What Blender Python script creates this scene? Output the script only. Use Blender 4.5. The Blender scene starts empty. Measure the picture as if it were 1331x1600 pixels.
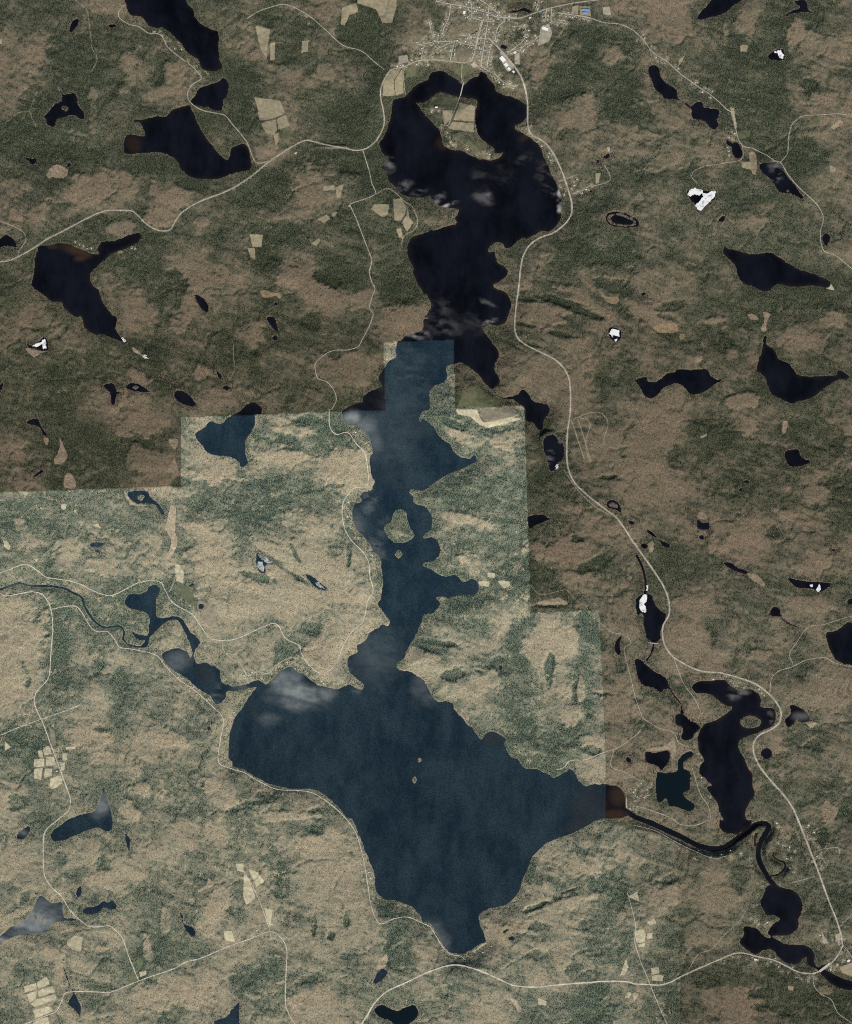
import bpy, bmesh, math, random
import numpy as np
from mathutils import Vector

random.seed(7)
rng = np.random.default_rng(11)
scene = bpy.context.scene
col = scene.collection

# ---------------------------------------------------------------- camera, sky, sun, exposure
# 1 unit = 1 m.  The country is about 13.3 km wide and 16 km long; the camera looks straight down from an aircraft's height.
M_PER_PX = 10.0
CX, CY = 665.5, 800.0
CAM_H = 60000.0
cam_data = bpy.data.cameras.new('camera')
cam = bpy.data.objects.new('camera', cam_data)
col.objects.link(cam)
cam.location = (0, 0, CAM_H)
cam.rotation_euler = (0, 0, 0)
cam_data.sensor_fit = 'VERTICAL'
cam_data.angle = 2 * math.atan(8000.0 / CAM_H)
cam_data.clip_start = 1000.0
cam_data.clip_end = 400000.0
scene.camera = cam

SUN_EL, SUN_AZ = math.radians(47), math.radians(158)        # azimuth clockwise from north (up in the picture)
world = bpy.data.worlds.new('World')
scene.world = world
world.use_nodes = True
wn = world.node_tree
bg = wn.nodes['Background']
sky = wn.nodes.new('ShaderNodeTexSky')
sky.sky_type = 'NISHITA'
sky.sun_disc = False
sky.sun_elevation = SUN_EL
sky.sun_rotation = SUN_AZ
sky.altitude = 300
wn.links.new(sky.outputs[0], bg.inputs[0])
bg.inputs[1].default_value = 0.085

sun_data = bpy.data.lights.new('sun', 'SUN')
sun_data.energy = 4.1
sun_data.angle = math.radians(0.5)
sun_data.color = (1.0, 0.95, 0.87)
sun = bpy.data.objects.new('sun', sun_data)
col.objects.link(sun)
sdir = Vector((math.sin(SUN_AZ) * math.cos(SUN_EL), math.cos(SUN_AZ) * math.cos(SUN_EL), math.sin(SUN_EL)))
sun.rotation_euler = (-sdir).to_track_quat('-Z', 'Y').to_euler()
sun.location = sdir * 5000

vs = scene.view_settings
vs.view_transform = 'Standard'
vs.look = 'None'
vs.gamma = 1.0
vs.use_curve_mapping = False
vs.exposure = 0.0
scene.cycles.use_denoising = False
scene.cycles.pixel_filter_type = 'BLACKMAN_HARRIS'
scene.cycles.filter_width = 1.05
scene.cycles.max_bounces = 4
scene.cycles.diffuse_bounces = 2
scene.cycles.glossy_bounces = 2
scene.cycles.transparent_max_bounces = 4
scene.cycles.sample_clamp_indirect = 2.0


# ---------------------------------------------------------------- outlines: map sheets to ground positions
def sheet(key, x, y):
    """position on one of the map sheets -> map pixel"""
    if key == 'F':
        return x, y
    if key == 'V':
        return 680 + x / 5.546, y / 5.546
    if key == 'Z':
        return 580 + x / 9.507, 520 + y / 9.507
    c, r = int(key[0]), int(key[1])
    s = 3.903 if c == 3 else 3.915
    return (0, 330, 660, 990)[c] + x / s, 320 * r + y / s


def ground(px, py):
    return (px - CX) * M_PER_PX, (CY - py) * M_PER_PX


def outline(txt):
    """'00: x,y x,y 10: x,y' -> array of ground positions"""
    pts, key = [], None
    for w in txt.split():
        if w.endswith(':'):
            key = w[:-1]
        else:
            x, y = w.split(',')
            pts.append(ground(*sheet(key, float(x), float(y))))
    return np.array(pts)


def smooth_line(P, closed, step=14.0):
    """Catmull-Rom through the points, resampled about every `step` metres"""
    n = len(P)
    out = []
    for i in range(n if closed else n - 1):
        if closed:
            p0, p1, p2, p3 = P[(i - 1) % n], P[i], P[(i + 1) % n], P[(i + 2) % n]
        else:
            p1, p2 = P[i], P[i + 1]
            p0 = P[i - 1] if i > 0 else 2 * p1 - p2
            p3 = P[i + 2] if i + 2 < n else 2 * p2 - p1
        L = np.linalg.norm(p2 - p1)
        k = max(1, int(L / step))
        # limit tangents so uneven spacing does not overshoot
        t1, t2 = (p2 - p0) / 2, (p3 - p1) / 2
        for t in (t1, t2):
            m = np.linalg.norm(t)
            if m > 0.9 * L and m > 0:
                t *= 0.9 * L / m
        u = np.linspace(0, 1, k, endpoint=False)[:, None]
        h = ((2*u**3 - 3*u**2 + 1) * p1 + (u**3 - 2*u**2 + u) * t1 + (-2*u**3 + 3*u**2) * p2 + (u**3 - u**2) * t2)
        out.append(h)
    if not closed:
        out.append(P[-1:])
    return np.vstack(out)


# ---------------------------------------------------------------- noise on arrays
def vnoise(X, Y, scale, seed):
    x, y = X / scale + seed * 17.31, Y / scale - seed * 9.77
    xi, yi = np.floor(x).astype(np.int64), np.floor(y).astype(np.int64)
    fx, fy = x - xi, y - yi
    fx, fy = fx * fx * (3 - 2 * fx), fy * fy * (3 - 2 * fy)

    def h(a, b):
        n = (a * 374761393 + b * 668265263 + seed * 974711) & 0xFFFFFFFF
        n = ((n ^ (n >> 13)) * 1274126177) & 0xFFFFFFFF
        return ((n ^ (n >> 16)) & 0xFFFF) / 65535.0
    a, b, c, d = h(xi, yi), h(xi + 1, yi), h(xi, yi + 1), h(xi + 1, yi + 1)
    return (a * (1 - fx) + b * fx) * (1 - fy) + (c * (1 - fx) + d * fx) * fy * 1.0


def fbm(X, Y, scale, seed, octaves=4, gain=0.5):
    t, a, s = 0.0, 1.0, 0.0
    for o in range(octaves):
        t = t + a * (vnoise(X, Y, scale, seed + o * 3) - 0.5)
        s += a
        a *= gain
        scale *= 0.47
    return t / s * 2.0


def sstep(a, b, x):
    t = np.clip((x - a) / (b - a), 0, 1)
    return t * t * (3 - 2 * t)


# ---------------------------------------------------------------- the survey grid (fine inside the view)
G_STEP = 15.0
GX = np.arange(-7050, 7050 + 1, G_STEP)
GY = np.arange(-8400, 8400 + 1, G_STEP)
NX, NY = len(GX), len(GY)
XX, YY = np.meshgrid(GX, GY)                     # [iy, ix]


def win(P, m):
    x0 = max(0, int((P[:, 0].min() - m - GX[0]) / G_STEP))
    x1 = min(NX, int((P[:, 0].max() + m - GX[0]) / G_STEP) + 2)
    y0 = max(0, int((P[:, 1].min() - m - GY[0]) / G_STEP))
    y1 = min(NY, int((P[:, 1].max() + m - GY[0]) / G_STEP) + 2)
    return x0, x1, y0, y1


def line_dist(P, R, closed, w):
    """distance to a line inside window w, capped at R"""
    x0, x1, y0, y1 = w
    D = np.full((y1 - y0, x1 - x0), R * R, dtype=np.float64)
    Q = np.vstack([P, P[:1]]) if closed else P
    for a, b in zip(Q[:-1], Q[1:]):
        lo, hi = np.minimum(a, b) - R, np.maximum(a, b) + R
        i0 = max(0, int((lo[0] - GX[x0]) / G_STEP)); i1 = min(x1 - x0, int((hi[0] - GX[x0]) / G_STEP) + 2)
        j0 = max(0, int((lo[1] - GY[y0]) / G_STEP)); j1 = min(y1 - y0, int((hi[1] - GY[y0]) / G_STEP) + 2)
        if i0 >= i1 or j0 >= j1:
            continue
        xs = GX[x0 + i0:x0 + i1][None, :]; ys = GY[y0 + j0:y0 + j1][:, None]
        d = b - a
        L2 = max(1e-6, d @ d)
        t = np.clip(((xs - a[0]) * d[0] + (ys - a[1]) * d[1]) / L2, 0, 1)
        dd = (xs - a[0] - t * d[0]) ** 2 + (ys - a[1] - t * d[1]) ** 2
        S = D[j0:j1, i0:i1]
        np.minimum(S, dd, out=S)
    return np.sqrt(D)


def inside(loops, gx, gy):
    """even-odd test on a grid"""
    C = np.zeros((len(gy), len(gx) + 1), dtype=np.int32)
    for P in loops:
        Q = np.vstack([P, P[:1]])
        for a, b in zip(Q[:-1], Q[1:]):
            if a[1] == b[1]:
                continue
            lo, hi = min(a[1], b[1]), max(a[1], b[1])
            j0, j1 = np.searchsorted(gy, lo), np.searchsorted(gy, hi)
            if j0 >= j1:
                continue
            xi = a[0] + (gy[j0:j1] - a[1]) * (b[0] - a[0]) / (b[1] - a[1])
            k = np.searchsorted(gx, xi)
            C[np.arange(j0, j1), 0] += 1
            C[np.arange(j0, j1), k] -= 1
    return (np.cumsum(C[:, :-1], axis=1) % 2).astype(bool)


# ---------------------------------------------------------------- survey data: waters
# name | water level group (main = level of the long lake) | label | loops separated by '/'   (~w = line of width w metres)
WATERS = '''
long_lake | main | long branching dark blue lake running down the middle of the country | 10: 1331,480 1265,510 1225,545 1190,590 1115,610 1105,650 1100,710 1080,780 1060,830 1030,880 1045,930 1085,970 1060,1000 1045,1025 1070,1060 1085,1100 1120,1140 1170,1190 1200,1205 1300,1210 20: 40,1200 60,1225 90,1250 21: 130,20 215,25 215,50 195,80 205,110 170,125 110,140 90,152 40,155 11: 1331,160 1290,175 1250,190 1215,215 1200,260 1205,310 1220,350 1235,380 1240,430 1265,490 1290,530 1310,570 21: 20,550 45,600 40,640 10,690 11: 1331,690 1300,700 1295,760 1240,785 1190,800 1160,830 1140,840 1130,900 1125,930 1085,960 1065,985 1030,1040 1030,1080 1045,1110 970,1140 930,1170 925,1205 870,1220 820,1250 12: 800,15 805,50 830,90 880,97 920,120 960,160 985,220 990,260 975,290 975,360 985,420 1000,440 990,470 975,495 930,505 915,530 920,560 880,575 865,610 870,660 880,710 900,745 930,775 960,810 985,850 1000,880 1020,890 1035,920 1045,980 1050,1060 1045,1110 1040,1150 1020,1180 1020,1200 1060,1250 13: 1075,15 1095,40 1085,70 1050,62 1020,85 970,115 945,160 905,180 890,190 895,230 850,250 835,280 845,340 860,370 905,410 935,430 925,460 880,450 850,430 770,455 700,440 660,435 620,405 570,365 530,350 490,320 430,340 400,370 360,410 325,435 300,432 275,450 235,500 190,570 150,630 125,690 110,760 105,830 110,880 130,905 130,930 200,950 240,980 300,1010 360,1040 430,1055 520,1070 600,1070 670,1090 720,1130 780,1180 830,1240 14: 860,0 885,40 900,80 920,130 945,200 960,235 985,300 1000,350 1005,430 1030,470 1070,490 1130,500 1190,520 1240,545 1270,580 1290,610 24: 0,625 40,640 80,690 110,740 130,780 170,815 230,825 300,800 340,770 385,745 375,700 350,640 340,600 355,570 420,545 510,525 570,470 600,420 610,370 640,310 665,240 700,195 760,145 830,115 900,90 940,75 1000,45 1075,5 23: 1220,1243 1260,1225 1240,1170 1235,1100 1200,1055 1140,1040 1060,1035 990,1050 960,1020 935,975 900,945 870,965 800,995 745,965 690,945 620,940 600,915 580,880 540,870 515,830 500,790 505,760 470,735 430,715 390,720 355,765 330,735 300,690 270,670 230,620 195,580 185,545 140,530 90,530 50,490 13: 1325,450 1300,400 1260,370 1215,350 1165,340 1135,320 1150,295 1185,270 1200,230 1215,195 1240,150 1270,95 1290,50 1310,0 22: 65,1245 100,1200 105,1180 80,1150 130,1145 150,1155 200,1140 290,1140 330,1125 345,1090 330,1050 290,1035 250,1050 200,1010 140,1020 90,1000 40,970 5,950 15,937 60,935 100,890 105,840 90,800 50,780 10,785 15,760 50,730 60,690 50,640 20,595 12: 1290,585 1250,570 1235,530 1218,510 1225,490 22: 0,500 30,480 100,430 170,390 250,360 300,330 330,315 325,285 305,275 290,300 230,290 190,260 170,210 120,180 85,140 70,110 40,80 0,50 Z: 735,1331 740,1240 760,1180 850,1150 870,1080 860,960 880,850 960,780 1060,740 1120,680 1125,600 1110,530 1130,490 1230,470 21: 230,965 290,1000 340,1040 370,1080 410,1120 450,1115 470,1080 460,1050 440,1020 440,980 465,930 460,890 430,850 400,810 370,770 365,745 390,730 450,740 500,720 520,680 540,610 530,570 500,530 450,515 430,490 470,470 510,440 520,400 490,370 460,350 445,310 440,285 400,290 395,280 430,240 480,230 500,260 530,265 560,240 600,210 640,205 700,180 730,160 770,165 810,140 840,90 850,5 20: 845,1190 820,1130 790,1070 760,1000 740,950 720,900 680,860 620,820 570,790 570,770 610,745 630,720 638,680 630,640 590,610 540,590 480,575 445,550 440,520 400,480 385,445 350,440 340,460 300,475 260,510 245,515 200,480 150,450 110,432 60,440 30,475 / 20: 0,640 60,590 110,567 190,590 250,600 330,615 322,680 320,760 340,830 390,880 430,910 440,940 490,935 460,965 415,980 350,970 290,950 240,920 180,915 130,890 120,850 100,790 50,740 10,700 10: 1331,710 1300,690 1265,640 1255,628 1300,635 / 12: 1060,720 1100,690 1130,620 1180,620 1200,660 1215,720 1240,770 1215,800 1160,815 1120,810 1080,770 / 12: 1128,885 1150,860 1172,885 1150,910 / 13: 1267,890 1277,880 1288,890 1277,902 / 13: 1235,1015 1248,995 1260,1012 1246,1032
outlet_river | main | dark winding river leaving the long lake at its eastern end | ~95 23: 1235,1200 1290,1235 34: 40,0 90,18 150,45 250,90 330,130 400,165 490,180 560,165 620,125 680,80 740,35 790,25 820,45 800,90 770,140 755,200 765,260 790,310 820,360 855,405
inlet_lake | main | narrow dark lake and river winding into the long lake from the west | 02: 770,1160 790,1130 860,1125 900,1110 910,1085 950,1070 985,1090 975,1130 960,1160 960,1250 03: 965,15 1000,20 1060,8 1110,20 1150,80 1170,110 1210,140 1228,170 1200,220 1190,260 1210,300 1260,290 1300,310 13: 20,310 55,340 60,390 70,415 100,428 150,437 200,430 255,408 290,398 330,420 340,440 270,447 220,457 150,472 100,472 90,510 50,550 30,550 0,510 03: 1290,500 1220,460 1150,400 1080,350 1020,310 995,250 1040,213 1100,208 1145,222 1165,265 1180,240 1165,180 1140,120 1110,65 1080,32 1040,40 1000,60 960,100 922,140 908,195 880,205 855,198 885,160 830,145 808,100 850,122 905,125 915,60 905,0 02: 850,1230 790,1215 765,1190
inlet_river | main | thin dark river at the left edge winding to the narrow lake | ~42 02: -40,1112 0,1102 60,1080 120,1062 180,1076 260,1080 330,1082 400,1095 450,1120 500,1148 520,1200 550,1253 03: 590,50 640,80 690,75 740,75 762,110 757,150 790,185 850,198 890,190
twin_basin_lake | main | dark lake of joined round basins at the lower right edge | 34: 810,405 855,395 900,415 960,430 1000,460 1025,510 1020,570 1000,610 1005,650 990,680 930,710 850,710 860,730 930,760 1000,760 1070,780 1105,830 1100,870 1130,905 1170,920 1250,960 1331,985 1420,1000 1420,1070 1331,1045 1250,1030 1190,1000 1150,960 1110,920 1060,890 1045,840 1000,880 930,880 880,840 840,800 790,800 740,825 680,790 640,750 665,710 670,655 750,665 790,710 830,720 810,690 860,630 885,610 850,590 800,580 770,510 785,460
oxbow | main | dark looping oxbow beside the winding outlet river | ~38 34: 835,345 880,335 920,295 915,265 880,250 850,230 850,205
river_backwater | main | brownish backwater inside the bend of the outlet river | ~45 34: 745,85 735,120 735,160
top_left_lake | own | dark lake cut by the top edge, upper left | 00: 765,0 780,60 800,95 870,110 920,165 1000,175 1060,220 1110,270 1145,320 1190,355 1215,370 1240,425 1331,435 10: 50,430 75,415 60,380 50,310 50,200 0,180 00: 1250,155 1200,110 1185,60 1150,20 1145,0 1145,-60 765,-60
small_link_lake | own | small triangular dark lake between the two larger upper-left lakes | 00: 1331,505 1280,520 1220,545 1190,590 1170,620 1185,640 1230,655 1280,660 10: 0,670 60,680 75,650 80,620 105,580 110,510 80,475 50,495
upper_left_lake | own | broad dark lake with a hooked eastern bay, upper left | 00: 1160,645 1060,670 1020,710 960,715 880,730 820,730 825,750 860,760 885,830 790,825 765,860 765,940 850,940 980,935 1050,960 1095,1000 1110,1040 1160,1080 1250,1100 1331,1100 10: 60,1095 130,1065 240,1040 250,1010 240,930 215,885 180,885 130,910 105,980 60,950 0,880 00: 1240,800 1200,720 1180,670
bog_lake | own | black ragged lake with a tiny islet near the left edge | 00: 365,545 395,580 450,570 480,600 480,640 520,690 525,730 500,735 460,710 390,720 350,740 345,770 320,780 290,760 285,730 265,720 300,690 340,640 380,620 385,590 / 00: 382,660 400,652 420,668 405,682
left_lake | own | black lake with a red-brown shallow at its northern shore, left | 01: 250,250 300,250 350,240 410,237 470,260 540,290 605,303 600,270 620,235 720,215 790,190 850,170 870,190 865,220 800,260 700,300 640,345 570,410 555,450 570,490 610,520 620,560 650,620 690,670 720,690 715,760 735,800 770,840 740,835 640,800 580,795 520,750 505,690 460,685 400,640 380,595 330,600 290,570 220,520 195,490 210,430 220,370 215,330 235,280
seam_lake | own | heart-shaped blue lake whose northern tip is black | 11: 190,1253 220,1220 270,1210 310,1235 12: 310,15 310,30 275,35 265,100 215,200 215,270 230,325 190,350 170,320 120,290 60,285 0,275 02: 1270,260 1210,190 1195,145 1250,110 1290,70 12: 60,85 110,45 130,35
top_right_lake | own | dark pointed lake cut by the top edge, upper right | 30: 470,0 440,40 375,120 440,118 500,105 560,75 600,40 660,0 660,-40 470,-40
chain_lake | own | long dark pond, first of the chain beside the upper right road | 30: 85,415 130,403 155,430 165,480 210,520 255,550 262,580 250,605 180,610 165,585 125,550 105,500 85,460
chain_lake | own | cross-shaped dark pond, second of the chain beside the upper right road | 30: 345,660 370,630 410,625 430,660 500,668 520,690 505,735 515,765 490,795 465,790 430,750 400,735 350,725
chain_lake | own | smallest dark pond, third of the chain beside the upper right road | 30: 557,855 590,875 630,880 655,925 660,950 640,970 610,965 592,935 585,900 565,890
chain_creek | own | thin dark creek joining the first two ponds of the upper right chain | ~26 30: 245,600 290,625 345,665
chain_lake | own | dark wedge-shaped pond with white streaks at the end of the upper right chain | 30: 760,1010 800,995 860,995 890,1020 930,1080 980,1140 1030,1210 1015,1220 960,1190 880,1175 850,1140 835,1110 770,1055
white_pond | own | small dark pond ringed by marsh with a white patch, upper right | 30: 810,345 850,312 900,305 915,360 885,375 820,368
white_pond | own | dark pond largely covered by ragged white, right of the northern basin | 30: 320,1170 370,1150 420,1165 495,1170 485,1220 440,1249 31: 430,10 400,42 370,20 365,0 30: 340,1230
marsh_stream | own | black ragged marsh water near the top right corner | 30: 970,15 1040,8 1062,70 1085,85 1020,82 950,92 895,112 960,72 1005,50
ring_pond | own | black oval pond ringed by a floating mat and a thin moat | 21: 1115,90 1130,55 1190,45 1260,65 1312,100 1312,135 1220,143 1140,127 / 21: 1128,90 1140,65 1190,56 1255,76 1298,104 1296,128 1220,134 1148,118 / 21: 1142,90 1150,75 1190,65 1240,80 1285,105 1280,122 1220,126 1160,112
kite_lake | own | dark kite-shaped lake near the right edge | 31: 545,255 570,265 620,280 680,295 740,300 830,295 920,345 1010,395 1090,420 1190,465 1180,505 1090,495 1000,505 940,500 880,485 845,500 830,525 780,530 720,500 650,470 630,430 610,370 560,320 537,290
arched_lake | own | dark arched lake right of the highway | 31: 0,1075 30,1055 70,1050 80,1075 130,1080 200,1025 245,1025 260,1005 340,1005 440,1003 470,1045 500,1065 535,1065 490,1095 440,1135 380,1160 330,1145 290,1105 245,1093 180,1115 140,1160 105,1183 60,1165 40,1130
right_lake | own | large dark three-cornered lake at the right edge | 31: 790,800 805,805 805,845 840,870 867,910 880,945 945,970 985,1030 1050,1050 1130,1045 1225,1040 1245,1010 1310,1045 1300,1065 1240,1070 1160,1120 1080,1180 1000,1200 960,1210 900,1190 840,1160 810,1110 790,1050 745,1010 755,940 770,900 780,850
roadside_pond | main | dark pond between the highway and the foot of the northern basin | 21: 480,1185 520,1172 580,1160 605,1130 640,1145 680,1200 760,1220 22: 775,10 745,60 730,125 690,110 670,80 625,65 620,0 21: 560,1200 530,1195
basin_creek | main | short brown creek between the northern basin and the roadside pond | ~26 21: 420,1115 450,1158 480,1180 530,1185
glint_pond | own | dark round pond with grey streaks just left of the highway | 22: 735,190 765,160 800,155 830,185 855,200 865,270 850,310 820,330 800,370 775,370 755,300 735,240
cut_pond | own | dark tapering pond whose left end stops at the seam | 22: 640,655 730,638 770,660 800,665 760,680 700,700 650,735 640,700
icy_pond | own | dark pond with white patches beside the highway curve | 32: 10,1160 30,1130 60,1118 110,1130 130,1190 170,1230 33: 195,0 190,40 165,90 160,140 130,170 100,165 70,130 55,60 50,0 32: 15,1249
icy_stream | own | black stream flecked with white above the pond by the highway curve | ~42 32: 15,890 40,940 60,1000 70,1060 65,1120
long_pond | own | long dark pond south of the bridge by the highway curve | 33: 0,280 30,270 80,310 130,350 180,375 205,410 210,450 180,455 160,475 120,450 60,435 30,400 10,340
pond_creek | own | narrow creek linking the ponds below the bridge | ~28 33: 120,170 105,230 75,280
pond_creek | own | narrow brown creek running down to the small forked pond | ~34 33: 205,430 240,490 285,550 290,600
forked_pond | own | small forked dark pond above the campground road | 33: 250,610 290,605 340,640 400,680 370,720 350,750 320,770 285,755 290,690 255,670 245,640
square_pond | own | small squarish black pond ringed by tan marsh | 33: 70,835 130,840 205,830 215,890 190,920 165,950 130,920 70,895
green_pond | own | deep green pond with a narrow northern arm | 33: 345,830 358,855 310,890 300,930 340,960 340,1060 300,1090 330,1130 370,1155 360,1190 330,1200 260,1175 210,1170 190,1120 160,1150 135,1130 135,960 190,965 260,950 260,900 300,850
curve_lake | own | dark two-armed lake with an island inside the highway curve | 33: 345,435 390,405 460,405 545,393 590,430 640,460 700,450 750,480 772,520 770,560 850,575 860,640 850,670 780,710 700,740 645,765 640,820 670,880 690,930 720,970 720,1040 730,1100 700,1150 675,1210 690,1249 34: 715,0 710,30 640,85 560,80 520,50 520,0 33: 540,1249 515,1200 500,1140 450,1080 445,1050 470,1040 430,1000 395,960 400,920 425,885 390,830 385,750 420,670 500,640 560,600 590,565 560,560 500,520 470,490 420,480 370,475 / 33: 645,640 690,615 740,625 770,650 750,680 690,690 655,670
round_pond | own | small round black pond right of the highway curve | 33: 768,848 785,818 810,812 835,830 840,852 820,878 790,880
edge_lake | own | dark blue lake cut by the right edge | 33: 1331,310 1250,290 1200,240 1170,150 1170,110 1220,100 1280,60 1300,45 1331,50 1420,60 1420,310
swamp_pond | own | dark grey swamp east of the highway curve | 33: 915,640 950,600 945,555 980,550 1040,590 1070,640 1020,660 990,640 940,690 920,670
branching_creek | own | black branching creek above the edge lake | ~30 33: 830,0 885,5 910,35 950,60 990,75
tail_lake | own | dark lake with a grey pointed northern tail, lower left | 03: 640,1050 655,1100 670,1150 690,1220 695,1253 04: 690,60 640,70 600,50 520,75 450,105 380,130 330,130 312,95 350,50 410,10 03: 440,1245 520,1215 580,1200 610,1140 630,1080
grey_lake | own | pale grey lake with two dark islets at the left edge | 04: 0,715 50,670 150,620 185,580 210,530 240,470 260,465 320,510 380,507 390,560 400,600 470,605 470,620 390,625 320,640 290,690 200,700 100,715 40,740 -60,770 -60,730 / 04: 212,600 222,582 234,590 230,618 218,615 / 04: 258,625 275,597 285,605 268,645
lower_left_pond | own | dark knobbly pond right of the pale grey lake | 04: 510,560 540,535 600,525 640,492 665,505 690,490 720,520 715,545 680,550 640,540 600,570 540,575
lower_left_pond | own | small grey-flecked pond near the lower left edge | 04: 105,115 120,80 180,40 190,70 150,120
lower_left_pond | own | thin dark pond beside the bend of the lower left road | 04: 475,430 500,398 505,450 485,475 472,455
field_pond | own | small black pond beside the divided fields, bottom left | 04: 455,1065 480,1100 500,1150 490,1195 460,1160 420,1125
field_creek | own | thin dark creek running down to the pond beside the fields | ~24 04: 395,910 412,960 430,1010 450,1050 458,1080
slender_pond | own | slender dark blue pond in the lower left forest | 04: 1100,560 1125,580 1130,630 1190,660 1200,700 1180,715 1140,670 1120,620
slender_pond | own | thin dark stream below the tailed lake, lower left | 04: 768,80 800,115 802,160 795,200 780,150
bottom_pond | own | dark pond shaped like a boot at the bottom edge | 14: 20,1253 25,1225 90,1210 140,1150 180,1110 175,1180 180,1253 180,1320 20,1320
bottom_pond | own | dark green winged pond at the bottom edge | 14: 1000,1160 1050,1128 1100,1150 1140,1165 1190,1140 1250,1133 1270,1180 1240,1230 1180,1253 1120,1250 1100,1225 1040,1210
bottom_pond | own | small dark pond beside tan marsh above the southern highway | 14: 990,990 1020,930 1050,905 1085,930 1040,985 1010,1000
marsh_pond | own | ragged dark pond in tan marsh under the western seam | 02: 780,510 820,498 900,500 930,540 980,580 1010,630 990,645 950,585 900,575 840,575 800,545 / 02: 845,540 860,522 885,530 870,555
western_pond | own | small pond with pale patches in the western forest | 02: 550,825 590,808 640,820 605,850 622,885 580,862
western_pond | own | small black pond near the farm clearing | 02: 1158,1075 1185,1062 1192,1070 1165,1085
western_pond | own | small round black pond in a brown meadow | 02: 1216,1203 1225,1188 1245,1192 1250,1208 1235,1220 1220,1215
upper_small_pond | own | small black pond in the top left forest | 00: 428,195 445,140 480,118 485,150 465,180 440,205
upper_small_pond | own | tiny black pond beside the top left lake road | 00: 665,158 690,148 715,152 708,168 680,172
upper_small_pond | own | small black pond in a marsh near the left edge | 00: 158,965 200,972 232,970 225,1000 200,1008 178,985
upper_small_pond | own | tiny black pond at the edge of the reddish marsh, upper left | 00: 412,1018 428,998 440,1000 438,1020 420,1026
left_edge_pond | own | black pond at the left edge below the looping lane | 01: -50,215 0,215 40,188 90,210 110,262 60,252 0,268 -50,268
forest_pond | own | slanting black pond in the left forest | 01: 1195,548 1250,575 1280,620 1268,660 1225,625
forest_pond | own | black T-shaped pond in the left forest | 01: 638,1112 660,1095 702,1095 718,1140 745,1150 718,1165 708,1220 688,1222 676,1150
forest_pond | own | black ring of water with a tiny island in the left forest | 01: 772,1118 800,1093 860,1100 918,1142 870,1148 810,1137 / 01: 812,1118 830,1108 850,1118 832,1128
forest_pond | own | black pear-shaped pond just above the western seam | 01: 1065,1170 1090,1135 1150,1155 1205,1215 1190,1235 1120,1220
forest_stream | own | thin black winding stream above the pear-shaped pond | ~22 01: 970,1045 1010,1070 1050,1078 1095,1115
left_edge_pond | own | small black pond cut by the left edge | 01: -50,1095 0,1098 26,1090 5,1145 -50,1165
forest_pond | own | black slanting pond in the forest west of the northern basin | 11: 340,690 385,685 402,720 416,770 402,778 360,732
forest_pond | own | tiny dark pond under the slanting pond west of the northern basin | 11: 375,815 395,795 412,808 405,830 385,830
forest_pond | own | tiny dark pond beside an orange marsh | 11: 385,610 398,595 412,608 405,618
forest_pond | own | tiny black pond in the forest north of the heart-shaped lake | 11: 35,1018 65,1040 66,1072 50,1062
forest_pond | own | tiny black pond east of the pear-shaped one | 11: 72,1115 95,1106 120,1122 98,1134 80,1130
dark_marsh_pond | own | dark ragged pond in the marsh at far left above the seam | 02: 165,75 205,55 240,58 255,100 290,150 285,165 265,150 245,110 205,95 175,92
dark_marsh_pond | own | thin dark pond in the dark forest right above the western seam | 02: 205,410 225,390 262,366 268,380 235,402 212,418
eastern_pond | own | small dark pond south of the wholly white-patched pond | 31: 508,100 530,72 550,72 545,105 520,108
eastern_pond | own | dark purple swamp beside the far right road | 31: 1140,200 1165,175 1192,195 1180,240 1165,255 1148,235
eastern_pond | own | dark ragged pond in the right forest | 32: 915,262 1000,243 1022,290 1070,312 1062,330 990,350 940,340
eastern_pond | own | tiny black pond in the right forest, first of a string | 32: 662,440 685,428 705,440 685,450
eastern_pond | own | tiny black pond in the right forest, second of a string | 32: 636,490 650,475 658,492 645,502
eastern_pond | own | small dark pond at the foot of a tan patch, right forest | 32: 386,670 418,690 455,690 452,730 386,726
eastern_pond | own | tiny dark pond below the one at the tan patch | 32: 392,780 410,760 428,778 412,796
eastern_pond | own | dark slanting marsh water right of the highway | 32: 75,735 110,745 150,790 215,820 212,842 180,835 140,790 90,760
eastern_pond | own | small dark pond beside the highway at the marsh | 32: 38,830 60,815 85,832 65,850
eastern_pond | own | thin black pond strung along a marsh, right | 32: 545,935 590,933 640,968 692,985 680,1002 620,988 570,962
eastern_pond | own | thin black marsh water with white flecks, right | 32: 935,1025 1000,1040 1060,1048 1130,1052 1192,1058 1192,1080 1130,1112 1080,1092 1000,1088 940,1045
eastern_pond | own | small black pond at the head of the branching creek | 32: 825,1232 850,1200 885,1212 892,1249 33: 880,12 835,8
eastern_pond | own | tiny black pond alone in the brown right forest | 32: 1198,857 1212,848 1224,858 1212,867
eastern_pond | own | small dark pond cut by the right edge | 32: 1295,1170 1320,1150 1400,1145 1400,1190 1310,1190
bend_pond | own | dark ring-shaped pond right beside the highway bend | 22: 1120,575 1140,555 1165,553 1198,575 1208,625 1180,615 1130,602 / 22: 1135,580 1155,566 1180,580 1188,600 1150,594
bend_pond | own | tiny dark pond below the ring-shaped one at the highway bend | 22: 1252,682 1275,680 1295,692 1275,706 1258,698
thin_pond | own | thin black pond near the eastern seam | 23: 1215,130 1203,180 1212,230 1195,252 1168,210 1180,160
thin_pond | own | small black pond near the outlet beach road | 23: 1240,880 1255,868 1275,890 1268,908 1248,902
dot_pond | own | tiny round dark pond in a dark thicket east of the long lake | 23: 460,320 473,308 488,320 474,334
dot_pond | own | tiny dark pond in the brown forest west of the big basin | 03: 1270,695 1283,682 1295,695 1284,710
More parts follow.
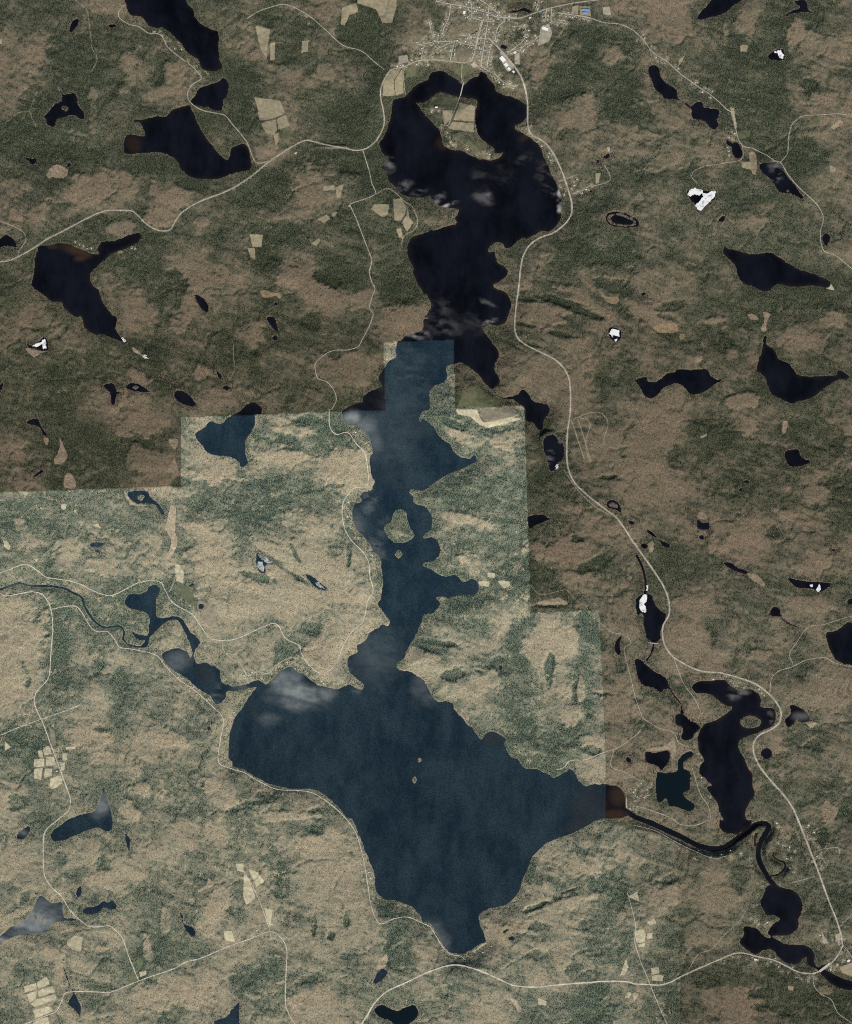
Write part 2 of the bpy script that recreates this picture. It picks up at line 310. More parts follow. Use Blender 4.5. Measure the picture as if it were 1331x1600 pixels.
bog_pond | own | tiny dark pool inside an olive bog near the southern shore | 24: 488,685 510,664 526,668 500,692
bog_pond | own | tiny dark pool below the olive bog near the southern shore | 24: 522,718 545,708 562,722 548,738 528,736
village_pond | own | dark swampy pond beside the village street | 20: 530,72 575,70 620,53 665,82 640,84 600,74 560,88
village_pond | own | small dark swamp beside the road into the village | 20: 468,290 490,280 515,295 505,310 478,304
hillside_pond | own | tiny dark pond beside the eastern lane of the northern basin | 20: 1012,1175 1025,1165 1038,1175 1025,1184
hillside_pond | own | small dark pool on the hillside clearing east of the northern basin | 20: 1058,985 1070,978 1080,998 1068,1005
hillside_pond | own | dark swamp under the tan mound east of the northern basin | 20: 1100,970 1125,945 1142,950 1130,975
forest_pond | own | tiny dark pond beneath the orange bog, right of the highway | 31: 40,550 58,535 66,548 48,558
'''

# soft films on the water (wind slick, pollen, glare-white drift): sheet x,y rx,ry turn strength
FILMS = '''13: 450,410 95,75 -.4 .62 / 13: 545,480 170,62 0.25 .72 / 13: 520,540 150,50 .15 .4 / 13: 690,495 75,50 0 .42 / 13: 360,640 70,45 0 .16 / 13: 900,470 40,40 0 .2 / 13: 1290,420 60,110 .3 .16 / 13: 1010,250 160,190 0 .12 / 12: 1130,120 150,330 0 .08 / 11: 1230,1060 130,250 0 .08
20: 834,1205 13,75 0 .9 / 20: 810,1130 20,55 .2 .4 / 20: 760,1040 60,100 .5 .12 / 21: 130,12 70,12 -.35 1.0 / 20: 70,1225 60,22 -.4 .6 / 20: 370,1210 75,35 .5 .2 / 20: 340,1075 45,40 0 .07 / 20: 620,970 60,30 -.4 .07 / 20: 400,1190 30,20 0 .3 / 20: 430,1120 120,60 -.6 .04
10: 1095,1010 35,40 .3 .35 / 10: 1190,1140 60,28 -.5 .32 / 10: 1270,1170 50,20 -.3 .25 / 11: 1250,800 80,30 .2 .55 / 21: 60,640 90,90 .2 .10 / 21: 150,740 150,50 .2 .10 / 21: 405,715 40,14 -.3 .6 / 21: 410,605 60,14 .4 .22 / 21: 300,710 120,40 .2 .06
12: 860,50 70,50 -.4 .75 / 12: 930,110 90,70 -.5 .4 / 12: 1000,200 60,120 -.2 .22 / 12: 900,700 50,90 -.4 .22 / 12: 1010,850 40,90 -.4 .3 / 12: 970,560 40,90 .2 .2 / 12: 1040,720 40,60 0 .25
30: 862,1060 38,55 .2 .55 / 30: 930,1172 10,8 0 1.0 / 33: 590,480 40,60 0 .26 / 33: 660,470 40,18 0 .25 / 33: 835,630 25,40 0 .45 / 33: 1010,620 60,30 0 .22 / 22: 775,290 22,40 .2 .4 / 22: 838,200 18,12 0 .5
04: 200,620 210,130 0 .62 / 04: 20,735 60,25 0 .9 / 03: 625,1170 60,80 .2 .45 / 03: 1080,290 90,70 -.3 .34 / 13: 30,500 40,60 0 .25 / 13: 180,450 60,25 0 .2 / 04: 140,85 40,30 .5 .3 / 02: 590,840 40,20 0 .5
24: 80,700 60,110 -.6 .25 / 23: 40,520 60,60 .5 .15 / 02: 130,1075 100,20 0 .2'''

# brown shallows: sheet x,y rx,ry turn strength
SHALLOWS = '''01: 470,280 120,36 .28 1.0 / 01: 500,325 45,22 -.2 .9 / 01: 330,258 40,18 .1 .7 / 23: 1200,1110 75,75 0 .75 / 23: 1170,1225 100,40 0 .8 / 23: 1020,1170 150,130 0 .38 / 24: 960,30 100,60 -.4 .45 / 00: 820,880 60,70 0 .45 / 20: 640,830 80,30 -.5 .55 / 20: 130,880 70,50 0 .5 / 23: 430,760 80,45 0 .5 / 13: 225,540 18,90 -.5 .6 / 13: 1290,460 40,60 0 .12 / 34: 735,130 30,60 0 .7 / 34: 850,240 60,60 0 .5 / 03: 1250,360 60,70 -.4 .4'''

# white drifts of old ice on ponds: label | outline
ICE = '''large bright white ragged patch covering the pond right of the northern basin | 30: 322,1190 335,1165 365,1150 412,1165 415,1182 385,1195 360,1188 340,1205
bright white jagged patch on the eastern side of the same white-patched pond | 30: 412,1180 440,1185 470,1170 494,1172 485,1205 460,1232 440,1249 31: 428,10 405,40 385,30 368,8 30: 395,1230 415,1205
bright white kidney-shaped patch on the ringed pond, upper right | 30: 865,315 888,312 908,345 900,366 882,360 872,340
small white fleck beside the kidney-shaped patch, upper right | 30: 848,318 862,316 866,332 852,330
brilliant white disc-like patch on the little bog pond right of the highway | 21: 1152,762 1195,768 1200,810 1165,798 1158,815 1140,790
small white sliver below the brilliant white patch, right of the highway | 21: 1168,828 1190,820 1185,836 1172,838
tall white patch on the dark pond at the highway curve | 32: 32,1165 52,1130 78,1128 74,1170 60,1185 72,1215 70,1235 45,1232 32,1205
small white fleck in the black stream above the highway curve pond | 32: 75,1075 85,1070 82,1100 72,1102
pale grey-white upper patch in the forest pond west of the long lake | 12: 285,880 310,895 345,905 375,935 345,940 318,920 300,905
white lower patch in the forest pond west of the long lake | 12: 290,930 315,930 328,965 320,992 295,975 283,955
white forked patch in the little marsh near the left edge | 01: 265,825 285,825 290,880 270,880 262,855 235,870 205,868 230,848 255,845
small white fleck at the foot of the black left lake | 01: 745,815 758,812 778,835 765,842
bright fleck in the marsh strip below the black left lake | 01: 872,925 895,915 912,940 890,942
small white patch at the southern tip of the round pond left of the highway | 22: 808,345 828,330 828,362 812,366
white fleck in the thin marsh water, right | 32: 1105,1100 1128,1062 1138,1095 1125,1112 
tiny white fleck left of it in the thin marsh water, right | 32: 1068,1068 1088,1066 1085,1080 1072,1080
pale patch in the slanting pond west of the long lake | 12: 640,1060 660,1055 690,1085 700,1098 660,1085'''

# extra dark pools under the white drifts (small, listed with the waters' rules)
WATERS += '''icy_bog | own | tiny black bog pool carrying the brilliant white patch | 21: 1132,765 1150,752 1205,765 1212,800 1195,835 1165,840 1135,800
icy_bog | own | small dark pool with grey-white patches west of the long lake | 12: 282,875 310,890 350,905 385,940 340,950 330,1000 292,985 278,945
icy_bog | own | slanting grey-flecked pond west of the long lake | 12: 580,1010 620,1018 660,1050 712,1090 700,1105 650,1095 605,1050
icy_bog | own | little dark marsh pool with a white fork near the left edge | 01: 165,845 200,862 250,830 265,810 290,815 300,885 260,895 215,880 185,878
'''

# ---------------------------------------------------------------- survey data: roads  (width | name | label | line)
ROADS = '''
27 | road | two-lane grey road from the left edge curving up to the village | 01: -60,357 0,352 60,345 120,320 200,275 300,210 400,160 500,105 600,55 660,38 740,37 810,40 850,70 900,120 960,155 1020,163 1050,150 1075,105 1110,55 1190,0 10: -20,1217 80,1180 150,1145 250,1080 360,990 450,930 550,870 600,860 700,885 800,905 900,922 960,905 1020,850 1060,760 1055,680 1040,600 1045,530 1080,460 1110,430 1180,415 1260,380 1331,370 20: 80,370 180,380 260,390 300,370 320,320 345,210 370,120
36 | highway | wide pale highway curving down the right side from the village to the southern fork | 20: 400,240 470,310 540,390 590,460 625,550 640,640 640,760 660,820 740,870 790,930 840,1030 880,1140 910,1250 21: 905,60 870,115 800,170 710,205 650,250 610,320 595,400 585,500 570,620 560,740 575,810 630,860 720,905 800,945 860,1000 895,1080 900,1250 22: 885,120 878,250 885,350 920,440 1000,520 1100,600 1180,660 1240,740 1290,820 32: 0,815 60,900 130,1000 180,1080 210,1170 210,1249 33: 175,70 172,140 190,200 240,260 320,310 410,345 520,355 620,380 720,415 790,460 860,530 893,600 880,660 830,700 760,735 727,780 725,840 760,920 820,1000 900,1090 960,1170 995,1245 34: 1040,110 1090,240 1140,370 1190,510 1230,610 1255,690 1270,770
32 | highway | pale highway running west from the southern fork to the bottom edge | 34: 1270,770 1230,840 1160,910 1090,940 1000,930 920,890 840,855 740,835 660,815 600,820 500,860 400,905 300,950 220,990 150,1008 100,1005 0,998 24: 1250,990 1160,985 1000,995 850,1005 720,1020 620,1020 540,1005 450,965 350,920 250,893 150,890 50,920 14: 1300,940 1200,990 1080,1045 1010,1110 960,1190 920,1253 890,1320
17 | road | thin pale road winding along the western side of the long lake | 10: 930,922 970,1050 985,1120 1005,1190 850,1250 11: 850,0 900,110 940,220 985,340 970,410 985,470 1003,515 985,570 970,630 993,670 970,740 930,820 905,865 840,888 760,890 700,915 650,960 638,990 655,1060 710,1085 750,1130 768,1190 740,1250 12: 725,0 728,100 745,135 775,153 820,140 850,150 890,210 940,260 955,320 960,460 880,478 840,520 810,570 805,660 825,740 860,800 930,870 965,930 975,1020 993,1110 960,1170 945,1250 13: 930,45 860,110 810,190 780,270 735,335 680,358 640,345 590,295 555,240 540,190 470,155 440,120 415,70 385,53 300,85 180,140 130,155 70,158 0,150 03: 1270,130 1230,70 1180,0 02: 1060,1180 1010,1100 990,1060 940,1045 850,1060 770,1100 680,1137 600,1120 500,1070 420,1045 290,1025 240,990 190,955 140,948 70,975 -40,1015
19 | road | pale road winding down the lower left from the river to the crossroads | 02: -40,1105 0,1120 40,1140 130,1125 200,1115 260,1130 300,1180 320,1253 03: 325,100 315,230 305,370 285,410 230,470 215,530 240,610 270,670 310,780 360,910 410,1050 437,1140 420,1200 360,1253 04: 290,60 272,110 275,330 310,400 380,470 430,550 480,605 545,650 620,653 680,650 750,720 790,830 850,985
16 | road | pale shore road round the western and southern sides of the big basin | 02: 320,1220 400,1205 470,1205 510,1250 03: 560,80 600,105 660,105 710,160 735,200 830,215 960,250 1010,310 1090,390 1200,470 1331,590 13: 60,605 80,660 60,760 50,900 130,945 200,965 280,1012 400,1068 600,1085 720,1150 830,1253 14: 890,90 935,250 960,400 985,540 1035,632 1120,605 1210,598 1331,655 24: 60,682 120,778 170,825 230,838 260,860
15 | road | straight pale lane crossing the lower left road near the divided fields | 03: -40,755 0,740 120,690 260,640 400,590 500,550
19 | road | pale road from the bottom left corner to the farm crossroads and on south | 04: 120,1270 150,1253 300,1195 350,1170 380,1110 405,1060 520,1050 670,1058 760,1025 850,988 1000,935 1080,905 1140,870 1220,850 1331,805 14: 100,780 250,725 365,683 430,720 465,790 460,1000 460,1130 490,1210 530,1260 560,1320
12 | lane | narrow lane running north between tan fields from the farm crossroads | 14: 365,683 320,550 270,430 210,320
13 | lane | straight pale lane past cream fields crossing the southern highway | 24: 1250,450 1290,600 1300,700 34: 0,740 40,870 90,990 130,1090 200,1249 225,1310
17 | road | pale road from the village bend up to the northern farms | 10: 220,120 300,70 430,33 500,45 600,100 700,185 780,260 830,290 920,315 1000,380 1060,430
17 | road | pale road between the upper left lakes | 00: 765,30 730,80 735,110 790,150 850,165 910,205 985,215 1030,290 1100,350 1180,410 1235,480 1180,520 1150,580 1175,635 1240,675 1331,695 10: 90,710 140,770 220,870 260,970 285,1000 360,990
22 | road | grey road leaving the village eastward along the top edge | 20: 400,100 480,115 580,120 650,100 740,65 820,45 950,20 1100,0 1180,-40
17 | road | pale road running from the village past the chain of dark ponds | 20: 820,80 900,95 1000,110 1100,145 1200,155 1280,190 1331,235 30: 60,260 110,325 200,385 290,465 390,535 470,590 560,670 600,700 625,840 660,895 720,910 800,950 850,985 890,1000 940,1080 1010,1160 1110,1249 31: 1150,80 1130,180 1150,280 1220,310 1331,395 1400,440
13 | lane | narrow lane running north to red-roofed farm at upper right | 30: 885,995 930,940 940,820 960,760 1020,715 1120,708 1250,700 1340,720
10 | lane | short lane round the third pond of the chain | 30: 655,895 660,950 640,982 540,1000 420,1020 360,1050 345,1080 380,1120
13 | lane | lane leading east from the highway curve to the lake at the right edge | 33: 825,475 835,390 880,345 960,320 1040,280 1160,262 1220,295 1331,320 1400,330
10 | lane | spur lane above the lake at the right edge | 33: 965,300 945,240 990,170 1060,75 1150,62 1250,30 1340,5
11 | lane | lane from the highway into the two-armed lake peninsula | 33: 240,265 300,420 370,520 410,610
11 | lane | forest lane winding down the right seam to the green pond | 23: 1085,50 1150,105 1230,125 1270,170 1230,210 1260,350 1300,510 1331,600 33: 50,630 150,690 240,720 270,780 340,810
9 | lane | short forest lane joining the lane above the green pond | 33: 0,745 60,670
13 | lane | pale lane along the eastern shore of the big basin | 23: 820,950 860,935 900,895 1000,885 1100,845 1200,810 1331,710
12 | lane | lane curving down to the outlet beach | 23: 1165,830 1150,930 1230,960 1331,1020 33: 60,1010
10 | lane | shore lane west of the two-armed lake | 33: 350,930 400,1090 450,1170 465,1249
16 | lane | broad pale track north of the outlet river | 33: 0,1165 60,1180 150,1210 240,1249 34: 280,30 370,35 450,0
11 | lane | lane along the southern bank of the outlet river | 34: 0,35 130,70 250,135 350,185 430,220 490,235 560,220
9 | lane | winding lane from the southern highway to the twin-basin shore | 34: 335,910 390,820 470,790 550,700 640,620 690,540
13 | lane | lane running south from the highway bridge to the bottom right corner | 34: 1090,945 1095,1010 1130,1060 1200,1100 1240,1180 1300,1225 1360,1260
14 | lane | short road from the southern fork to the right edge | 34: 1270,770 1300,800 1331,850 1370,900
10 | lane | lane off the highway toward the right edge above the fork | 34: 1245,660 1310,590 1370,530
10 | lane | settlement lane east of the highway among small lots | 34: 1085,200 1150,180 1240,170 1250,210
10 | lane | straight lane from the highway toward the round basin | 34: 960,385 1100,345
11 | lane | looping lane by the black pond at the left edge | 01: -40,103 0,105 80,130 150,170 165,220 120,290 120,320
12 | lane | straight pale lane with lots east of the northern basin | 20: 915,1190 1000,1150 1140,1105 1110,1010
10 | lane | short lane among lots just off the northern highway | 20: 860,1100 940,1070
12 | lane | causeway lane crossing to the farmed island | 20: 240,395 235,470 248,508
12 | lane | lane across the fields of the island | 20: 228,585 205,650 175,720 150,770 110,760
9 | track | straight brown cutting through the forest east of the village | 20: 880,150 820,240 720,350
10 | lane | short farm lane down to the north-western shore | 10: 1175,420 1185,540 1190,580
11 | lane | pale lane along the western cove shore | 10: 1010,1190 1090,1155 1200,1245 11: 1225,0 1265,90 1250,150 1185,190 1165,245
8 | track | faint brown forest track in the dark left forest | 00: 40,750 130,690 185,680 215,600 235,560
8 | track | short faint forest track below the first | 00: 185,680 205,730 225,775
8 | track | faint forest track in the top left forest | 00: 465,0 535,70 555,180 570,300 600,365 565,440
8 | track | faint north-south forest track west of the northern basin | 11: 140,850 140,930 145,1010 110,1080
16 | track | long pale gravel run fanning from the highway, first | 22: 905,60 925,120 960,230 985,300
16 | track | long pale gravel run fanning from the highway, second | 22: 945,60 970,130 1000,230 1025,320
16 | track | curved gravel run fanning from the highway, third | 22: 940,50 1000,60 1020,100 1000,170 995,230 1010,300
16 | track | wide looping gravel track right of the gravel runs | 22: 920,60 1000,25 1080,20 1130,80 1105,170 1105,215
9 | lane | old side road just west of the highway | 22: 862,370 900,430 960,510 1060,600 1130,640
9 | track | forest track climbing from the seam among brown woods | 22: 655,1075 720,1130 830,1110 880,1105 940,1170 1000,1205 1020,1245
10 | lane | small shore lane on the northern bay of the big basin | 13: 185,382 240,370 290,350 350,360 400,310 450,278 490,265 550,275
10 | lane | lane from the looped western road down to the inlet settlement | 13: 70,158 75,210 130,270 180,300 220,372
9 | lane | short lane to the farm clearing off the western road | 02: 1040,1115 1070,1045 1080,960
12 | village_street | village cross street along the north | V: 0,20 130,45 250,65 370,95 460,125 540,160 700,160
12 | village_street | diagonal village street from the top edge | V: 330,-30 370,0 460,60 560,150 600,190 540,240 510,370
12 | village_street | long village street west of the centre | V: 400,180 375,270 340,430 310,540
12 | village_street | long village street to the eastern cove | V: 460,60 445,230 400,500 395,570 450,610 530,660 590,721 700,760
10 | village_street | southern cross street of the village | V: 0,440 160,370 250,390 350,410
10 | village_street | short street beside the round brown knoll | V: 125,530 160,370
10 | village_street | village street bending down the western edge | V: 130,45 110,170 65,270 65,330
10 | village_street | middle village cross street | V: 240,140 320,165 410,190 500,200
10 | village_street | lower middle village cross street | V: 205,315 300,325 360,340 440,345
10 | village_street | lowest cross street of the village | V: 350,430 480,460
10 | village_street | short village street above the shopping lot | V: 490,385 470,440 440,590
9 | village_street | shortest village lane between the cross streets | V: 295,330 300,400
9 | village_street | short village lane at the top | V: 300,0 310,60 310,170
10 | village_street | lane to the school yard | V: 960,90 940,200
9 | village_street | lane from the eastern street to the top edge | V: 860,100 890,20 900,-20
10 | village_street | lane curving round the eastern brown knoll | V: 660,240 760,240 780,300 750,370 620,470
9 | village_street | lane between the knoll and the school hill | V: 720,460 770,400 850,360 900,310
10 | village_street | back street east of the school | V: 1000,80 1000,190 1060,200 1135,220
10 | village_street | back street past the blue-roofed sheds | V: 1060,120 1250,150 1340,170
9 | village_street | hillside lane west of the village | V: -60,180 -30,320 0,330 65,330
9 | village_street | lane between the western village blocks | V: -150,400 0,370 160,370
9 | village_street | short western lane down to the lake road | V: -120,520 -90,400
'''

# ---------------------------------------------------------------- survey data: fields and marshes   kind | outline
# kinds: t dry tan field, c cream hay field, g green meadow, b brown meadow, m tan marsh, o orange bog, k bare gravel lot, s sand beach
FIELDS = '''
t 10: 900,0 1140,0 1135,50 1110,145 1050,145 1010,60 940,40 895,25
t 10: 805,50 890,25 905,80 850,95 820,160 795,155
t 10: 265,595 430,620 455,698 398,722 345,735 300,738 280,640
t 10: 460,705 485,775 415,795 405,730
t 10: 345,742 397,735 408,797 390,830 340,820 310,760
t 10: 385,838 415,810 415,870 400,900
g 10: 440,790 480,785 485,850 430,870
t 10: 275,160 365,180 340,350 315,320 290,240
t 10: 365,265 395,260 390,370 365,370
t 10: 560,255 600,250 595,320 555,325
t 10: 690,1140 720,1145 755,1132 765,1165 690,1172
t 10: 765,1150 815,1130 790,1210 770,1210
b 10: 270,905 350,900 370,960 290,985
t 10: 1060,480 1110,435 1165,425 1120,500 1125,588 1050,590
t 10: 1125,500 1170,425 1180,570 1130,585
g 10: 1190,425 1250,400 1260,470 1195,475
k 10: 1150,350 1200,340 1210,385 1150,400
g 20: 60,590 190,600 215,612 190,680 100,670 30,660
t 20: 225,630 320,650 310,745 185,740
t 20: 183,750 310,755 310,810 190,800 150,785
t 20: 120,680 185,680 165,740 130,770
g 20: 250,880 340,860 400,900 330,915
g 20: 185,420 233,412 230,465 190,450
g 20: 242,400 285,420 242,480
k 20: 700,290 720,170 770,150 790,210 770,260
k 20: 470,320 500,340 560,420 520,450 480,390
k 20: 290,400 310,385 340,405 310,420
k 20: 560,340 590,330 590,400 560,400
t 20: 910,45 950,40 945,95 905,90
t 20: 955,45 1020,45 1025,105 960,100
k 20: 1095,50 1140,50 1145,100 1100,95
t 20: 1055,1065 1085,1060 1075,1120 1055,1130
k 20: 1122,905 1142,905 1142,930 1128,935
t 30: 640,285 665,278 692,285 685,320 645,322
t 30: 650,995 740,990 720,1040 655,1030
t 30: 582,660 605,665 622,780 610,790 592,720
g 30: 630,800 700,800 705,835 650,855 620,850
t 30: 585,850 605,842 610,862 590,868
t 30: 1185,1010 1230,1030 1220,1050 1190,1050
t 30: 270,370 310,340 290,380 265,410
g 30: 1080,740 1115,715 1125,745 1095,785
t 30: 1190,780 1250,735 1270,750 1210,800
m 30: 700,940 735,935 740,1060 715,1065
t 11: 980,30 1000,0 1090,0 1085,60 1050,80
t 11: 1115,-30 1165,-40 1195,10 1190,60 1160,100 1125,100
t 11: 1200,0 1215,80 1240,110 1200,165 1170,110 1198,65
t 11: 1135,150 1165,145 1175,210 1150,200
t 11: 240,180 320,185 310,262 255,258
t 11: 225,268 270,264 275,335 245,325
t 11: 655,90 710,60 735,85 690,115
t 11: 740,50 770,45 765,70 745,75
t 11: 615,240 665,205 670,220 645,255
o 11: 300,530 340,525 390,540 430,545 425,575 390,560 330,572
g 21: 205,1240 240,1160 330,1100 400,1170 490,1210 480,1240
o 21: 1080,530 1110,560 1190,570 1190,605 1150,605 1095,570
c 22: 200,0 330,0 350,50 370,80 430,75 540,45 610,58 400,112 350,100 290,45 215,30
b 22: 335,30 385,0 550,0 560,38 430,68 375,70
c 22: 395,995 440,1000 435,1030 395,1025
c 22: 340,1050 410,1050 405,1085 345,1075
c 22: 455,1045 535,1050 530,1080 490,1095
m 22: 700,1180 830,1150 880,1190 720,1195
o 31: 110,755 150,732 250,725 265,750 262,775 150,782
o 31: 285,785 312,800 285,828 275,810
m 31: 690,670 740,675 755,700 710,703
m 31: 785,655 832,672 808,705 800,770 768,765 790,710
m 31: 360,955 400,925 410,945 380,965
s 31: 1165,510 1200,485 1220,520 1195,520
m 02: 365,160 390,220 415,280 390,322 345,335 330,310 360,260 370,210
m 02: 400,400 440,392 468,472 400,475
m 02: 270,180 302,178 290,220
c 02: 1075,945 1100,950 1130,1000 1125,1060 1080,1050
c 02: 25,800 45,800 72,838 60,862 30,840
c 02: 375,580 410,575 405,615 380,610
c 02: 455,615 478,612 465,635
c 02: 570,705 600,695 622,725 600,722
c 02: 215,915 240,910 230,935
m 02: 1050,590 1080,600 1075,740 1092,800 1060,890 1010,920 1030,880 1052,800 1015,730
g 02: 1100,1060 1180,1100 1200,1200 1130,1160 1080,1100
b 02: 1210,1160 1290,1190 1331,1253 1210,1230
m 02: 1040,180 1090,185 1075,250 1045,215
m 02: 1070,290 1085,340 1095,385 1015,378 1050,345
m 02: 760,500 790,530 840,580 900,580 880,592 800,580
c 03: 235,835 262,826 270,870 245,875
c 03: 266,820 305,800 325,852 277,862
c 03: 215,885 275,880 275,928 212,935
c 03: 285,872 335,868 350,918 287,928
c 03: 212,943 268,936 255,1010 215,1000
c 03: 280,942 328,940 320,988 275,1000
c 03: 312,1002 375,982 390,1030 345,1060 312,1062
c 03: 385,845 415,848 415,890 390,895
c 03: 375,912 405,902 400,950 382,955
b 03: 300,680 340,720 350,790 325,800
c 03: 32,770 72,812 35,835
c 03: 405,810 470,805 465,820 410,825
c 04: 150,1020 225,998 230,1038 160,1058
c 04: 230,993 290,962 308,1008 236,1036
c 04: 168,1068 230,1048 224,1095 185,1120
c 04: 236,1046 325,1018 342,1056 240,1084
c 04: 190,1128 228,1098 345,1066 350,1098 215,1148
c 04: 203,1165 310,1142 328,1172 220,1218
c 04: 230,1228 298,1206 305,1253 200,1253 
t 04: 415,740 460,708 512,720 500,805 450,795 415,770
m 04: 1215,430 1270,400 1280,360 1312,400 1245,432 1218,450
g 04: 790,960 830,900 845,985 800,1000
g 04: 840,850 880,840 870,905 845,920
t 04: 855,935 900,925 900,950 860,965
c 14: 205,330 235,360 275,480 220,520 200,470
c 14: 230,300 290,322 330,380 280,410 255,350
c 14: 155,270 200,265 205,320 165,310
c 14: 80,680 130,680 150,750 90,740
c 14: 330,540 380,550 365,660 340,590
m 14: 1020,870 1075,820 1075,890 1020,910
m 14: 395,1000 450,980 455,1000 420,1006
b 14: 1230,1000 1280,995 1270,1030 1230,1030
c 24: 700,1088 755,1110 750,1136 705,1130
m 24: 525,1080 560,1092 602,1150 590,1175 550,1122
c 24: 1205,950 1240,850 1256,900 1230,950
c 24: 1230,1090 1250,1050 1272,1052 1262,1090
c 24: 1280,1058 1320,1060 1290,1112
c 24: 1290,690 1331,660 1331,750 1310,752
o 24: 455,688 510,642 568,655 562,700 545,690 490,718
c 24: 1255,470 1310,440 1325,500 1290,490
c 34: 5,680 50,662 68,695 60,748 10,748
c 34: 75,622 120,602 135,630 90,645
c 34: 76,692 110,690 110,724 76,722
c 34: 100,905 150,900 152,940 104,945
c 34: 106,950 152,945 180,952 170,985 108,980
c 34: 20,760 68,750 60,778 25,775
t 34: 935,1012 970,1016 965,1045 935,1035
k 34: 1140,682 1180,750 1150,762
k 34: 1225,700 1250,690 1256,740 1225,745
t 34: 1250,900 1331,870 1331,960 1270,940
s 23: 1232,1110 1246,1120 1250,1180 1240,1185
s 24: 300,808 385,750 385,762 320,806
b 03: 1225,0 1320,0 1331,40 1290,60 1240,40
m 33: 70,815 190,800 240,750 250,850 225,880 215,830 130,832 75,830
c 00: 0,245 18,240 15,270 0,275
m 00: 300,1050 350,1010 420,1040 400,1090 320,1085
m 00: 290,1068 310,1065 320,1095 296,1090
m 01: 165,880 215,885 260,898 300,888 265,910 210,930
m 01: 815,870 850,895 880,920 860,925 820,895
m 32: 905,75 935,70 925,140 905,150
m 32: 690,1000 750,1010 800,1075 770,1075 720,1040
m 32: 400,622 430,630 440,665 405,665 385,650
t 32: 400,165 440,145 440,160 410,175
m 32: 85,815 120,810 118,865 95,870
m 33: 1080,655 1110,665 1085,690 1040,665
'''

# ---------------------------------------------------------------- survey data: how dense the evergreens stand (0 bare hardwood .. 9 closed spruce)
COVER = '''
5665443555 5465434754 6444554432 3245636664
5555665544 5446648853 5244556766 4244637564
3246566453 5447545744 4344435746 3555766433
3356764645 5733543656 5544457766 3556667534
3456665324 5763455755 5554477566 3456667353
5766555446 5744677766 5544443266 5336667433
7765555455 5645567776 5544434344 5333666644
6787766555 5434677766 5544446443 3343465874
5565435677 5576434964 5544444566 6464654643
4552235324 5667335666 5544445474 4465766543
2345556264 5543366555 4444456743 4455435545
5466635654 7477556665 4444546656 4654655654
5655566723 4474477466 4444536767 5656555653
6555446731 3361278686 4444346333 3345455776
6455444742 4365224387 3444556356 3456567776
4354533455 6656546422 2444326535 2356666545
4443555645 5255656532 4446544344 4655655344
5565656745 6544353344 4443334356 4435435465
6576553664 4555542355 5433222366 4445556665
6576433543 3446366555 5644433244 3345765554
5566543263 5543675555 5463563444 2266545663
3566665543 4464565555 5544455322 2357654565
3455564242 1423331155 5455456322 2465555544
4276554345 3664553144 5666665433 4345655436
6655545547 5566665555 5676664443 3355556536
6665565443 4764434555 4335565443 4543435345
5354454552 3643344555 4666652344 5645335433
5563534443 2433223455 5645664364 5665434434
5554455564 2342222455 5556665444 5544556456
2366666574 3122243455 5754546543 5534454225
2375665544 3553543345 4563723733 5226353544
2274445443 4336312456 7343712744 4323554543
3464455444 4335414452 2456633634 5343335633
2365365444 4444544453 4336543543 5644444322
3455464445 3444444444 5545643722 3434444345
4664354465 3444444444 4465656643 5344443664
5745333344 3444444444 4446656545 4333433433
6645543555 3544444444 4446666333 3434446343
3545666556 3446444444 4444444434 4545445565
3653556465 3544365444 4444444444 4344455547
4554454434 3544634555 5555544445 4444445564
3443344345 4554333444 5555533444 4444555554
3346223445 5436332344 5555533354 5543455655
5434436644 4536332344 5555445464 3343264566
3544655653 3534533455 5554322453 3553555455
2444436664 5443333364 4442443555 4643444445
4434546666 4354434463 3443353455 5654555455
4544557533 3655655454 4555434544 4566655545
5443644333 3545334555 4543555754 5644345666
6444433554 4443334555 4532555765 6643234555
'''

